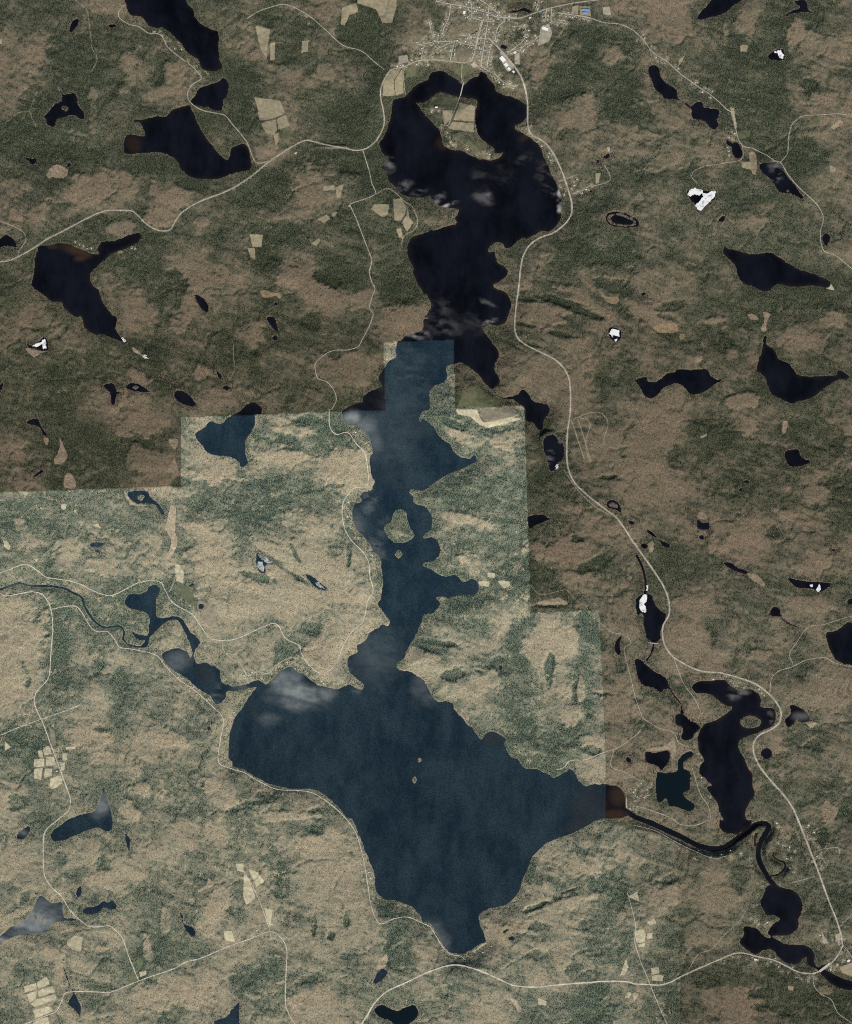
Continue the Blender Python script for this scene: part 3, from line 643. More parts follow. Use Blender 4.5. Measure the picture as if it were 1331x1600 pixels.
# narrower stands and bare crests inside the cover map: sheet x,y rx,ry turn density
STANDS = '''11: 530,440 115,60 .1 0 / 11: 650,520 120,60 .3 .5 / 11: 900,590 70,60 0 1.5 / 11: 1190,700 110,80 0 1 / 11: 260,760 70,70 0 1 / 11: 800,980 170,80 -.1 1.5 / 11: 740,330 90,60 0 7 / 11: 1150,520 110,70 0 8 / 11: 760,450 130,50 .2 8.5 / 11: 610,700 50,70 0 7.5 / 11: 390,170 200,60 0 7 / 11: 620,1150 70,30 .4 2
21: 800,580 200,22 .22 8 / 21: 950,640 160,22 .35 8 / 21: 900,520 110,25 .3 2 / 21: 720,640 140,40 .1 1 / 21: 1010,600 160,30 .5 1.5 / 21: 640,570 60,20 .1 7 / 21: 650,740 120,16 .2 6 / 21: 840,790 120,18 .2 6 / 21: 760,700 170,30 .15 1 / 21: 520,840 130,20 .5 7 / 21: 640,850 100,20 .3 6.5 / 21: 1100,330 240,90 0 7.5 / 21: 1120,440 170,60 .1 4 / 21: 1150,500 120,40 .2 7 / 21: 880,840 60,30 0 3
20: 860,440 130,50 -.3 8 / 20: 1000,300 60,120 .6 8 / 20: 950,620 90,60 0 2 / 20: 900,720 90,60 0 2 / 20: 1040,740 40,60 0 2 / 20: 840,820 30,40 0 7 / 20: 240,190 90,60 -.3 .5 / 20: 250,340 60,40 -.2 0 / 20: 620,200 100,70 -.5 5 / 20: 700,430 60,90 .6 2 / 20: 1150,350 60,60 0 2.5 / 20: 860,570 120,40 -.2 7.5 / 20: 560,200 70,50 -.5 7
12: 800,350 150,85 -.1 0 / 12: 430,280 160,40 .1 .5 / 12: 530,130 110,40 .15 1.5 / 12: 60,380 100,50 .1 0 / 12: 470,190 90,50 .1 7 / 12: 250,640 160,60 -.1 7.5 / 12: 600,680 180,60 .2 2 / 12: 350,830 120,30 .4 1.5 / 12: 640,900 180,70 .5 1.5 / 12: 430,870 120,25 .6 1.5 / 12: 520,880 60,14 1.1 7 / 12: 570,970 250,20 .6 1 / 12: 500,1000 180,16 .6 6 / 12: 130,970 120,40 .2 1.5 / 12: 280,1020 90,25 .2 7 / 12: 200,1080 170,40 .3 1 / 12: 700,140 60,20 .4 7 / 12: 590,60 80,40 0 8 / 12: 840,860 14,70 0 7 / 12: 640,1150 120,60 .5 1.5
22: 200,130 90,40 .4 1.5 / 22: 480,200 100,35 .3 1.5 / 22: 200,90 90,22 .4 8.5 / 22: 500,110 110,35 -.2 7 / 22: 240,660 150,30 .25 1 / 22: 240,520 110,40 .2 7.5 / 22: 590,230 40,60 0 6 / 22: 850,860 170,80 .1 1.2 / 22: 1050,930 110,40 -.4 7.5 / 22: 960,790 50,30 .3 6.5 / 22: 1050,250 60,70 0 2 / 22: 1220,260 30,30 0 6 / 22: 1140,410 70,18 -.1 6 / 22: 860,540 160,60 0 5 / 22: 890,1030 60,40 0 2 / 22: 790,1010 16,50 0 6 / 22: 780,1195 90,12 0 7 / 22: 250,1170 130,40 0 7.5 / 22: 250,910 60,25 .4 2 / 22: 60,70 60,40 .5 6
23: 680,200 90,90 0 0 / 23: 860,170 70,90 0 1 / 23: 545,130 40,90 0 8 / 23: 770,320 24,110 .1 8 / 23: 920,440 22,80 0 8 / 23: 1030,90 60,110 -.4 7.5 / 23: 470,310 75,65 0 8.5 / 23: 100,170 130,18 .15 9 / 23: 50,215 50,20 .4 8 / 23: 200,230 60,40 0 3 / 23: 370,360 70,14 .5 8 / 23: 400,400 100,60 .2 1.5 / 23: 240,420 110,50 .3 3 / 23: 610,300 40,60 -.2 7.5 / 23: 870,450 50,70 0 1.5 / 23: 960,450 22,60 0 1.5 / 23: 30,260 80,40 0 0 / 23: 180,360 60,40 0 7 / 23: 640,680 60,60 0 7.5 / 23: 870,740 110,70 0 7 / 23: 1000,770 50,40 0 2 / 23: 900,600 60,60 0 2.5 / 23: 1040,820 60,30 .3 7 / 23: 720,900 100,40 0 7 / 23: 1080,480 60,18 0 7.5 / 23: 550,560 40,60 0 7
13: 650,240 90,70 0 1 / 13: 330,250 60,50 0 1 / 13: 440,210 60,60 0 7 / 13: 600,80 70,40 0 6.5 / 13: 1260,250 70,40 0 .5 / 13: 1280,160 40,30 0 7.5 / 13: 180,1170 70,30 -.3 7.5 / 13: 640,1220 40,40 0 7.5 / 13: 330,1110 50,40 0 6.5 / 13: 450,1230 180,25 0 1 / 13: 130,1120 60,50 0 1.5 / 13: 550,1120 90,30 .1 2
03: 370,200 60,220 0 7.5 / 03: 150,370 30,90 -.2 6.5 / 03: 730,440 40,130 0 7 / 03: 600,290 40,60 .4 6.5 / 03: 200,100 120,110 0 1 / 03: 80,400 60,160 0 1.5 / 03: 110,760 100,80 0 7.5 / 03: 560,750 120,70 .1 1 / 03: 980,760 140,60 .1 2 / 03: 620,690 30,30 0 6 / 03: 880,1050 110,60 0 2 / 03: 130,1130 80,60 0 6.5 / 03: 1290,1030 60,50 0 1.5 / 03: 790,1200 60,70 .4 1.5 / 03: 640,850 90,50 0 1.5
04: 660,370 110,50 .1 .5 / 04: 560,200 60,70 0 1.5 / 04: 630,260 60,40 0 6 / 04: 380,230 40,60 0 6 / 04: 120,570 90,22 -.4 .5 / 04: 150,480 30,40 0 7 / 04: 40,400 40,40 0 6 / 04: 630,780 60,40 0 1.5 / 04: 640,850 40,20 0 6.5 / 04: 1010,610 30,90 0 4 / 04: 1300,560 40,110 0 1 / 04: 860,860 30,90 0 7 / 04: 900,780 25,90 -.2 2 / 04: 940,1080 110,110 0 2 / 04: 1180,1030 140,110 0 2 / 04: 950,200 60,40 .4 2 / 04: 360,900 40,90 0 1.5 / 04: 680,1020 60,25 0 6.5
14: 430,370 40,110 0 7 / 14: 730,705 30,35 0 9 / 14: 640,50 50,35 0 7 / 14: 600,140 140,60 .3 1.5 / 14: 730,300 140,110 0 2 / 14: 250,960 130,40 -.2 6.5 / 14: 580,980 110,40 -.2 7 / 14: 640,1100 120,90 0 1.5 / 14: 1090,770 25,90 0 7.5 / 14: 1180,800 40,70 0 6 / 14: 380,860 60,30 0 6.5 / 14: 830,590 16,60 0 6.5 / 14: 630,650 16,70 0 6.5 / 14: 850,990 90,60 0 5 / 14: 120,560 60,60 0 6.5 / 14: 60,480 70,90 0 1.5 / 14: 1060,520 50,60 0 7
24: 700,530 100,18 -.35 8 / 24: 900,430 60,12 -.3 7.5 / 24: 900,500 150,50 -.3 .5 / 24: 680,640 90,50 -.3 1.5 / 24: 980,640 80,40 -.3 6.5 / 24: 1070,390 90,50 0 6.5 / 24: 1200,440 40,90 0 7 / 24: 430,700 60,110 .2 .5 / 24: 730,750 70,40 0 1 / 24: 670,820 60,30 0 6.5 / 24: 700,650 60,30 0 5.5 / 24: 1050,1100 90,110 0 8 / 24: 1060,760 60,90 0 6.5 / 24: 660,310 25,90 .3 7 / 24: 900,260 200,70 -.1 2 / 24: 400,1180 110,60 -.1 1 / 24: 130,1040 60,40 0 6.5 / 24: 920,900 60,40 0 6.5
34: 180,460 90,70 0 1 / 34: 470,490 90,80 0 2 / 34: 340,400 70,90 0 5 / 34: 180,370 60,30 -.3 7 / 34: 640,330 50,120 0 6.5 / 34: 620,1120 100,110 0 1 / 34: 780,1050 90,40 0 7 / 34: 330,730 60,50 0 2.5 / 34: 240,730 70,90 0 7 / 34: 220,1090 60,90 0 7 / 34: 450,990 90,40 -.1 7 / 34: 860,1130 110,50 0 6.5 / 34: 1260,470 60,120 0 7 / 34: 1140,110 40,50 0 8 / 34: 1200,430 50,60 0 7 / 34: 1250,1110 70,70 0 7.5 / 34: 1170,1040 40,30 0 1
33: 705,652 70,40 0 6 / 33: 740,240 80,40 0 1.5 / 33: 490,120 30,50 0 7 / 33: 340,110 100,90 0 1.5 / 33: 690,180 30,60 0 6 / 33: 880,950 60,40 .2 2 / 33: 1000,340 50,40 0 6.5 / 33: 1200,500 150,90 0 2 / 33: 870,560 20,30 0 6 / 33: 1090,800 60,40 .6 6 / 33: 1180,1180 60,70 0 1.5 / 33: 1290,1190 50,70 0 7.5 / 33: 840,1060 80,100 .4 6.5 / 33: 60,480 60,50 0 5 / 33: 360,560 60,60 0 2 / 33: 1060,1130 90,30 -.4 7 / 33: 1200,1000 60,70 -.7 6 / 33: 700,930 30,20 0 3
32: 480,180 100,90 0 7 / 32: 1000,70 100,50 0 7.5 / 32: 680,80 60,60 0 2 / 32: 70,130 100,70 0 1.5 / 32: 70,290 110,40 .2 1.5 / 32: 1210,440 60,60 0 6.5 / 32: 840,740 50,60 .4 7 / 32: 550,830 110,40 -.3 2 / 32: 1060,1180 150,40 .1 1 / 32: 950,640 170,14 .3 6 / 32: 1000,570 120,22 .15 6 / 32: 1100,490 80,40 0 2 / 32: 1000,660 180,30 .3 2.5 / 32: 240,280 40,60 0 6 / 32: 50,1140 60,60 0 5 / 32: 180,970 40,60 0 5 / 32: 650,800 200,50 0 2.5 / 32: 360,1170 120,60 0 2 
31: 640,600 200,60 0 6 / 31: 1050,540 200,50 0 7 / 31: 700,1100 110,50 0 7 / 31: 660,1200 110,40 0 2 / 31: 1000,800 120,60 0 2.5 / 31: 1220,680 60,50 0 2 / 31: 200,440 140,60 0 3 / 31: 60,650 110,50 .3 2 / 31: 180,680 70,20 .2 6 / 31: 200,620 110,30 -.2 6.5 / 31: 480,700 70,20 -.1 2 / 31: 400,340 200,30 .7 4.5 / 31: 640,770 90,60 0 4 / 31: 580,900 40,30 0 2
30: 130,80 90,90 .6 1 / 30: 650,130 60,70 0 2 / 30: 1060,240 80,50 -.2 2 / 30: 190,980 150,40 -.3 1.5 / 30: 440,930 80,50 -.2 1.5 / 30: 230,720 110,60 0 2.5 / 30: 60,700 60,60 -.5 6.5 / 30: 700,650 140,110 0 6.5 / 30: 1040,900 110,80 0 8 / 30: 1060,520 50,70 .3 7 / 30: 980,200 40,90 .3 2 / 30: 1200,300 80,80 0 2.5 / 30: 700,60 70,40 0 2.5 / 30: 1150,620 80,60 0 2.5 / 30: 60,840 90,40 0 2 / 30: 550,170 30,90 0 3
00: 190,370 80,70 -.6 1.5 / 00: 30,400 40,110 0 2 / 00: 990,550 90,50 -.2 1.5 / 00: 1080,440 80,60 0 1.5 / 00: 800,360 60,80 0 2.5 / 00: 780,510 50,50 0 2.5 / 00: 870,320 30,40 0 7 / 00: 560,1150 110,80 0 1.5 / 00: 1050,1190 120,60 .2 1 / 00: 780,1120 80,60 .3 2 / 00: 900,1000 130,40 0 7.5 / 00: 1180,1120 120,40 .2 8 / 00: 240,900 40,60 0 8 / 00: 420,350 110,110 0 7 / 00: 100,90 60,40 -.3 6 / 00: 570,680 24,130 0 3 / 00: 960,470 50,60 0 7 / 00: 100,1130 80,50 0 3
01: 970,80 70,60 0 .5 / 01: 720,140 100,40 -.2 1.5 / 01: 1200,400 130,50 .35 .5 / 01: 1090,480 60,110 -.5 7.5 / 01: 880,380 110,50 .2 7 / 01: 850,650 120,80 .4 2 / 01: 700,480 90,60 .4 3 / 01: 400,800 80,50 .4 2 / 01: 300,700 70,60 0 3 / 01: 150,720 50,90 .2 3 / 01: 1100,700 60,90 .4 2 / 01: 850,1040 70,30 .5 1.5 / 01: 1250,1030 50,50 .6 1.5 / 01: 880,850 110,30 .2 7.5 / 01: 30,120 50,60 0 2 / 01: 1250,100 50,30 0 1.5 / 01: 260,60 60,50 0 2 / 01: 700,300 60,40 0 6 / 01: 1250,1190 60,40 0 1.5
02: 850,90 120,70 0 1 / 02: 940,310 80,80 0 .5 / 02: 840,270 50,60 0 2 / 02: 1000,440 60,30 0 1.5 / 02: 60,300 60,80 0 2.5 / 02: 140,440 40,60 0 2 / 02: 1290,400 130,40 .1 1 / 02: 680,880 60,110 .1 2.5 / 02: 420,840 90,70 0 2.5 / 02: 590,940 70,50 0 2 / 02: 1200,720 90,40 .1 1.5 / 02: 1260,850 110,40 -.3 1 / 02: 1270,960 70,40 -.2 1.5 / 02: 930,830 60,60 0 3 / 02: 120,1200 90,70 0 1 / 02: 1180,560 90,50 .1 7 / 02: 160,760 50,110 -.4 3 / 02: 1100,440 60,30 0 6
10: 330,320 90,40 0 2.5 / 10: 430,340 90,60 0 7 / 10: 700,430 70,60 0 2 / 10: 520,500 110,35 .1 3 / 10: 1250,220 50,50 0 2 / 10: 900,170 110,110 0 8 / 10: 500,210 60,60 0 7 / 10: 360,130 60,50 0 7 / 10: 600,1110 80,110 .2 2 / 10: 880,1020 80,50 0 9 / 10: 750,900 90,8 0 3 / 10: 480,700 40,90 0 3 / 10: 450,430 90,30 .2 2.5 / 10: 700,60 70,60 0 2'''


# ---------------------------------------------------------------- materials
def new_mat(name):
    m = bpy.data.materials.new(name)
    m.use_nodes = True
    nt = m.node_tree
    for n in list(nt.nodes):
        if n.type not in ('OUTPUT_MATERIAL', 'BSDF_PRINCIPLED'):
            nt.nodes.remove(n)
    b = nt.nodes['Principled BSDF']
    b.inputs['Roughness'].default_value = 0.95
    b.inputs['Specular IOR Level'].default_value = 0.1
    return m, nt, b


class NB:
    """small node builder"""
    def __init__(self, nt):
        self.nt = nt
        self.pos = None

    def n(self, t, **kw):
        o = self.nt.nodes.new(t)
        for k, v in kw.items():
            setattr(o, k, v)
        return o

    def attr(self, name, inst=False):
        o = self.n('ShaderNodeAttribute', attribute_name=name)
        o.attribute_type = 'INSTANCER' if inst else 'GEOMETRY'
        return o.outputs['Fac']

    def noise(self, metres, detail=3.0, rough=0.55, stretch=None, w=0.0):
        if self.pos is None:
            self.pos = self.n('ShaderNodeNewGeometry').outputs['Position']
        o = self.n('ShaderNodeTexNoise')
        o.inputs['Scale'].default_value = 1.0
        o.inputs['Detail'].default_value = detail
        o.inputs['Roughness'].default_value = rough
        mp = self.n('ShaderNodeMapping')
        s = 1.0 / metres
        mp.inputs['Scale'].default_value = (s * (stretch[0] if stretch else 1), s * (stretch[1] if stretch else 1), 0.0)
        mp.inputs['Location'].default_value = (w, w * 0.7, w * 1.3)
        self.nt.links.new(self.pos, mp.inputs['Vector'])
        self.nt.links.new(mp.outputs[0], o.inputs['Vector'])
        return o.outputs['Fac']

    def put(self, sock, v):
        if isinstance(v, (int, float)):
            sock.default_value = v
        elif isinstance(v, tuple):
            sock.default_value = (*v, 1.0) if (len(v) == 3 and len(sock.default_value) == 4) else v
        else:
            self.nt.links.new(v, sock)

    def math(self, op, a, b=0.0, clamp=False):
        o = self.n('ShaderNodeMath', operation=op)
        o.use_clamp = clamp
        self.put(o.inputs[0], a)
        self.put(o.inputs[1], b)
        return o.outputs[0]

    def ramp(self, v, a, b, c=0.0, d=1.0):
        o = self.n('ShaderNodeMapRange')
        o.interpolation_type = 'SMOOTHSTEP'
        self.put(o.inputs['Value'], v)
        o.inputs['From Min'].default_value = a
        o.inputs['From Max'].default_value = b
        o.inputs['To Min'].default_value = c
        o.inputs['To Max'].default_value = d
        return o.outputs[0]

    def mix(self, f, a, b, mode='MIX'):
        o = self.n('ShaderNodeMix', data_type='RGBA', blend_type=mode)
        self.put(o.inputs[0], f)
        self.put(o.inputs[6], a)
        self.put(o.inputs[7], b)
        return o.outputs[2]

    def scale(self, c, f):
        o = self.n('ShaderNodeVectorMath', operation='SCALE')
        self.put(o.inputs[0], c)
        self.put(o.inputs[3], f)
        return o.outputs[0]


def land_material():
    m, nt, b = new_mat('forest_floor')
    k = NB(nt)
    cover, pale, bare, shore, wet = k.attr('cover'), k.attr('pale'), k.attr('bare'), k.attr('shore'), k.attr('wet')
    n_big, n_mid, n_fine, n_grain = k.noise(1500, 5, .6), k.noise(210, 5, .65, w=7), k.noise(46, 3, .65, w=3), k.noise(19, 2, .75, w=11)
    n_dot = k.noise(30, 1, .5, w=23)
    hue = k.ramp(k.math('ADD', k.math('MULTIPLY', n_big, .5), k.math('MULTIPLY', n_mid, .5)), .38, .62)
    g = k.math('ADD', cover, k.math('MULTIPLY', k.math('SUBTRACT', n_fine, .5), .9))
    g = k.math('ADD', g, k.math('MULTIPLY', k.math('SUBTRACT', n_grain, .5), .7))
    g = k.ramp(g, .10, .78)
    # brown hardwood slopes and green conifer floor, as they look on the darker and the paler survey sheets
    crest = k.ramp(k.math('ADD', cover, k.math('MULTIPLY', k.math('SUBTRACT', n_mid, .5), .5)), .42, .05)
    br_d = k.mix(crest, k.mix(hue, (.092, .086, .057), (.117, .096, .066)), k.mix(hue, (.137, .114, .075), (.166, .120, .082)))
    br_p = k.mix(crest, k.mix(hue, (.222, .222, .160), (.275, .254, .178)), k.mix(hue, (.322, .288, .198), (.368, .310, .208)))
    gr_d = k.mix(n_mid, (.042, .050, .029), (.070, .076, .045))
    gr_p = k.mix(n_mid, (.100, .140, .098), (.172, .198, .142))
    c = k.mix(g, k.mix(pale, br_d, br_p), k.mix(pale, gr_d, gr_p))
    sp = k.math('ADD', k.math('MULTIPLY', k.ramp(n_grain, .28, .72), .56), k.math('MULTIPLY', k.ramp(n_fine, .25, .75), .36))
    c = k.scale(c, k.math('ADD', sp, .54))
    # wet sedge and leatherleaf rims of ponds
    wn_ = k.ramp(k.math('ADD', wet, k.math('MULTIPLY', k.math('SUBTRACT', n_fine, .5), 1.4)), .40, .80)
    c = k.mix(wn_, c, k.mix(k.ramp(n_dot, .4, .6), k.mix(pale, (.050, .038, .036), (.085, .088, .080)), k.mix(pale, (.150, .115, .085), (.30, .26, .18))))
    # cleared and trodden ground beside roads, lots and farms
    bare_c = k.mix(k.ramp(n_fine, .35, .65), k.mix(pale, (.24, .205, .145), (.42, .37, .26)), k.mix(pale, (.125, .128, .075), (.20, .21, .13)))
    nb = k.ramp(k.math('ADD', bare, k.math('MULTIPLY', k.math('SUBTRACT', n_grain, .5), 1.5)),   .38, .85)
    c = k.mix(nb, c, bare_c)
    # narrow gravel strand
    c = k.mix(k.math('MULTIPLY', shore, k.ramp(n_fine, .52, .85, 0, .45)), c, k.mix(pale, (.15, .12, .08), (.36, .30, .20)))
    k.put(b.inputs['Base Color'], c)
    b.inputs['Roughness'].default_value = 1.0
    b.inputs['Specular IOR Level'].default_value = 0.0
    bump = k.n('ShaderNodeBump')
    bump.inputs['Strength'].default_value = 0.6
    bump.inputs['Distance'].default_value = 7.0
    k.put(bump.inputs['Height'], n_grain)
    k.put(b.inputs['Normal'], bump.outputs[0])
    return m


def water_material():
    m, nt, b = new_mat('lake_water')
    k = NB(nt)
    pale, film, shallow, tint = k.attr('pale'), k.attr('film'), k.attr('shallow'), k.attr('tint')
    n1, n2, n3 = k.noise(620, 6, .68, stretch=(1.6, .8), w=5), k.noise(90, 5, .7, stretch=(1.0, .55), w=2), k.noise(16, 2, .7, w=9)
    dark = k.mix(k.ramp(n1, .3, .7), (.0013, .0014, .0027), (.0064, .0076, .0118))
    blue = k.mix(k.ramp(n1, .3, .7), (.0075, .0185, .0285), (.0225, .0400, .0500))
    blue = k.scale(blue, k.math('ADD', .58, k.math('MULTIPLY', k.ramp(n3, .3, .72), .95)))
    c = k.mix(pale, dark, blue)
    c = k.mix(tint, c, (.0030, .0080, .0105))
    c = k.mix(shallow, c, k.mix(pale, (.036, .021, .012), (.028, .029, .027)))
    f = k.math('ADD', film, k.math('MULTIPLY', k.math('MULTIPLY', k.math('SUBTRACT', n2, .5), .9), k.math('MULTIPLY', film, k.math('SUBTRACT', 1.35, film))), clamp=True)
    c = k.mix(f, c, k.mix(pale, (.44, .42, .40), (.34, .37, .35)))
    k.put(b.inputs['Base Color'], c)
    b.inputs['IOR'].default_value = 1.333
    b.inputs['Specular IOR Level'].default_value = 0.3
    k.put(b.inputs['Roughness'], k.math('ADD', .16, k.math('MULTIPLY', f, .5)))
    bump = k.n('ShaderNodeBump')
    bump.inputs['Strength'].default_value = 0.25
    bump.inputs['Distance'].default_value = 1.0
    k.put(bump.inputs['Height'], n3)
    k.put(b.inputs['Normal'], bump.outputs[0])
    return m


def ground_material(name, c_dark, c_pale, vary=.35, metres=60):
    m, nt, b = new_mat(name)
    k = NB(nt)
    pale = k.attr('pale')
    n1, n2 = k.noise(metres, 4, .6, w=4), k.noise(14, 2, .7, w=8)
    c = k.mix(pale, c_dark, c_pale)
    rows = k.noise(40, 2, .5, stretch=(.25, 2.2), w=6)
    f = k.math('ADD', 1 - vary * 1.3, k.math('MULTIPLY', k.math('ADD', k.math('ADD', k.ramp(n1, .25, .75), n2), k.math('MULTIPLY', rows, .6)), vary))
    k.put(b.inputs['Base Color'], k.scale(c, f))
    return m


def plain_material(name, c, rough=.7, vary=.2, metres=3.0):
    m, nt, b = new_mat(name)
    k = NB(nt)
    f = k.math('ADD', 1 - vary / 2, k.math('MULTIPLY', k.noise(metres, 3), vary))
    k.put(b.inputs['Base Color'], k.scale(c, f))
    b.inputs['Roughness'].default_value = rough
    return m


def tree_material(name, dark, pale):
    m, nt, b = new_mat(name)
    k = NB(nt)
    p, t = k.attr('pale', True), k.attr('tone', True)
    c = k.scale(k.mix(p, dark, pale), k.math('ADD', .62, k.math('MULTIPLY', t, .76)))
    k.put(b.inputs['Base Color'], c)
    b.inputs['Specular IOR Level'].default_value = 0.0
    return m


MAT_LAND = land_material()
MAT_WATER = water_material()
MAT_ROAD = ground_material('road_surface', (.31, .28, .225), (.56, .51, .41), .6)
MAT_STREET = ground_material('street_surface', (.40, .365, .30), (.5, .46, .37), .4)
MAT_TRACK = ground_material('dirt_track', (.25, .21, .15), (.42, .37, .27), .35)
FIELD_MATS = {
    't': ground_material('dry_grass', (.235, .20, .128), (.44, .39, .26)),
    'c': ground_material('hay_stubble', (.29, .25, .165), (.50, .45, .30), .45, 45),
    'g': ground_material('meadow_grass', (.105, .108, .058), (.125, .140, .080)),
    'b': ground_material('brown_meadow', (.155, .125, .085), (.235, .205, .150)),
    'm': ground_material('dry_marsh', (.205, .158, .108), (.38, .315, .215), .7, 35),
    'o': ground_material('bog_mat', (.205, .148, .086), (.27, .235, .14), .7, 35),
    'k': ground_material('gravel_lot', (.30, .265, .20), (.42, .38, .30)),
    's': ground_material('beach_sand', (.42, .35, .24), (.55, .48, .33)),
}
MAT_ICE_THIN, _nt, _b = new_mat('thin_grey_ice')
_k = NB(_nt)
_k.put(_b.inputs['Base Color'], _k.mix(_k.ramp(_k.noise(60, 5, .7, w=5), .38, .66), (.13, .155, .155), (.46, .50, .48)))
MAT_ICE, _nt, _b = new_mat('old_ice')
_k = NB(_nt)
_k.put(_b.inputs['Base Color'], _k.mix(_k.ramp(_k.noise(70, 5, .7, w=3), .30, .50), (.20, .205, .21), (.74, .735, .715)))
MAT_CONIFER = tree_material('conifer_foliage', (.027, .035, .020), (.060, .088, .064))
MAT_HARDWOOD = tree_material('bare_hardwood', (.140, .118, .078), (.335, .295, .190))


# ---------------------------------------------------------------- object helpers
def grid_mesh(name, xs, ys, zs, faces, mat, attrs=None):
    me = bpy.data.meshes.new(name)
    n = len(xs)
    co = np.empty((n, 3), dtype=np.float32)
    co[:, 0], co[:, 1], co[:, 2] = xs, ys, zs
    me.vertices.add(n)
    me.vertices.foreach_set('co', co.ravel())
    nf = len(faces)
    me.loops.add(nf * 4)
    me.loops.foreach_set('vertex_index', faces.astype(np.int32).ravel())
    me.polygons.add(nf)
    me.polygons.foreach_set('loop_start', np.arange(0, nf * 4, 4, dtype=np.int32))
    me.polygons.foreach_set('loop_total', np.full(nf, 4, dtype=np.int32))
    me.update(calc_edges=True)
    for k, v in (attrs or {}).items():
        me.attributes.new(k, 'FLOAT', 'POINT').data.foreach_set('value', np.asarray(v, dtype=np.float32).ravel())
    me.materials.append(mat)
    return me


def link(name, me, label, kind=None, cat=None, group=None, parent=None):
    o = bpy.data.objects.new(name, me)
    col.objects.link(o)
    if parent is not None:
        o.parent = parent
        return o
    if label:
        o['label'] = label
    if kind:
        o['kind'] = kind
    if cat:
        o['category'] = cat
    if group:
        o['group'] = group
    return o


def cells(mask):
    """quads of a boolean cell mask -> used vertex indices (iy, ix) and faces"""
    jy, ix = np.nonzero(mask)
    nx = mask.shape[1] + 1
    q = np.stack([jy * nx + ix, jy * nx + ix + 1, (jy + 1) * nx + ix + 1, (jy + 1) * nx + ix], axis=1)
    used, inv = np.unique(q, return_inverse=True)
    return used // nx, used % nx, inv.reshape(-1, 4)


# ---------------------------------------------------------------- evergreen cover map
cov_rows = [r.replace(' ', '') for r in COVER.strip().splitlines()]
COV = np.array([[int(ch) for ch in r] for r in cov_rows], dtype=float)      # [50 rows, 40 columns]


def cover_at(X, Y):
    wx = 150 * fbm(X, Y, 420, 21, 3)
    wy = 150 * fbm(X, Y, 420, 31, 3)
    px, py = (X + wx) / M_PER_PX + CX, CY - (Y + wy) / M_PER_PX
    u = np.clip(px / 33.2 - 0.5, 0, 38.999)
    v = np.clip(py / 32.0 - 0.5, 0, 48.999)
    i, j = u.astype(int), v.astype(int)
    fu, fv = u - i, v - j
    return (COV[j, i] * (1 - fu) + COV[j, i + 1] * fu) * (1 - fv) + (COV[j + 1, i] * (1 - fu) + COV[j + 1, i + 1] * fu) * fv


def blobs(txt):
    out, key = [], None
    for part in txt.replace('\n', ' / ').split('/'):
        part = part.split()
        if not part:
            continue
        key = part[0][:-1]
        x, y = (float(a) for a in part[1].split(','))
        rx, ry = (float(a) for a in part[2].split(','))
        X, Y = ground(*sheet(key, x, y))
        out.append((X, Y, rx * M_PER_PX / 3.915, ry * M_PER_PX / 3.915, float(part[3]), float(part[4])))
    return out


def blob_fall(X, Y, b, edge=0.0):
    """1 inside an ellipse, 0 outside (turn is clockwise in the picture)"""
    ca, sa = math.cos(b[4]), math.sin(b[4])
    dx, dy = X - b[0], -(Y - b[1])
    u, v = (dx * ca + dy * sa) / b[2], (-dx * sa + dy * ca) / b[3]
    return np.sqrt(u * u + v * v)


def blob_win(b, m=1.8):
    r = max(b[2], b[3]) * m + 60
    return win(np.array([[b[0] - r, b[1] - r], [b[0] + r, b[1] + r]]), 0)


def all_cover(X, Y):
    c = cover_at(X, Y)
    return c


cover = all_cover(XX, YY)
wob = fbm(XX, YY, 240, 51, 5, .65)
for b in blobs(STANDS):
    x0, x1, y0, y1 = blob_win(b)
    if x0 >= x1 or y0 >= y1:
        continue
    r = blob_fall(XX[y0:y1, x0:x1], YY[y0:y1, x0:x1], b) + 1.15 * wob[y0:y1, x0:x1]
    w = 0.8 * (1 - sstep(0.6, 1.25, r))
    S = cover[y0:y1, x0:x1]
    S += (b[5] - S) * w
cov_smooth = cover / 9.0
UA, VA = XX * .90 - YY * .43, XX * .43 + YY * .90        # along and across the grain of the ridges
bend = 90 * fbm(XX, YY, 700, 181, 3)
ridge = fbm(UA / 2.6 + bend, VA + bend, 330, 131, 5, .58)
vale = np.abs(fbm(XX + bend, YY - bend, 760, 191, 4, .55))
vale = 1 - sstep(0.0, .10, vale)                            # narrow drainage lines
E = (80 + 110 * fbm(XX, YY, 2900, 81, 4, .45) + 70 * (0.55 - cov_smooth) + 46 * fbm(XX, YY, 700, 91, 6, .46) + 34 * ridge - 9 * vale)
gy_, gx_ = np.gradient(E, G_STEP)
shade_side = np.clip(-gy_ * .9 + gx_ * .35, -.45, .45)     # slopes turned from the sun keep more spruce
right_side = sstep(820, 960, XX / M_PER_PX + CX) * sstep(330, 480, CY - YY / M_PER_PX)
cover = np.clip((cover - 4.4) / 9.0 * 1.42 + 0.40 - .05 * right_side - .05 * sstep(900, 1050, CY - YY / M_PER_PX) * (1 - sstep(600, 900, XX / M_PER_PX + CX)) + .72 * shade_side + .16 * vale
                + 0.15 * fbm(XX, YY, 300, 61, 4, .6) + 0.18 * fbm(XX, YY, 120, 171, 3, .7) + 0.24 * fbm(XX, YY, 50, 71, 2, .8), 0, 1)

# ---------------------------------------------------------------- paler survey sheet (stepped outline)
PALE_LOOP = np.array([ground(x, y) for x, y in [(-60, 771.5), (284, 760), (283, 653), (536, 643), (603, 641), (600, 535), (708, 531), (710, 637),
             (818, 634), (828, 958), (935, 953), (945, 1190), (946, 1284), (1056, 1310), (1063, 1660), (-60, 1660)]])


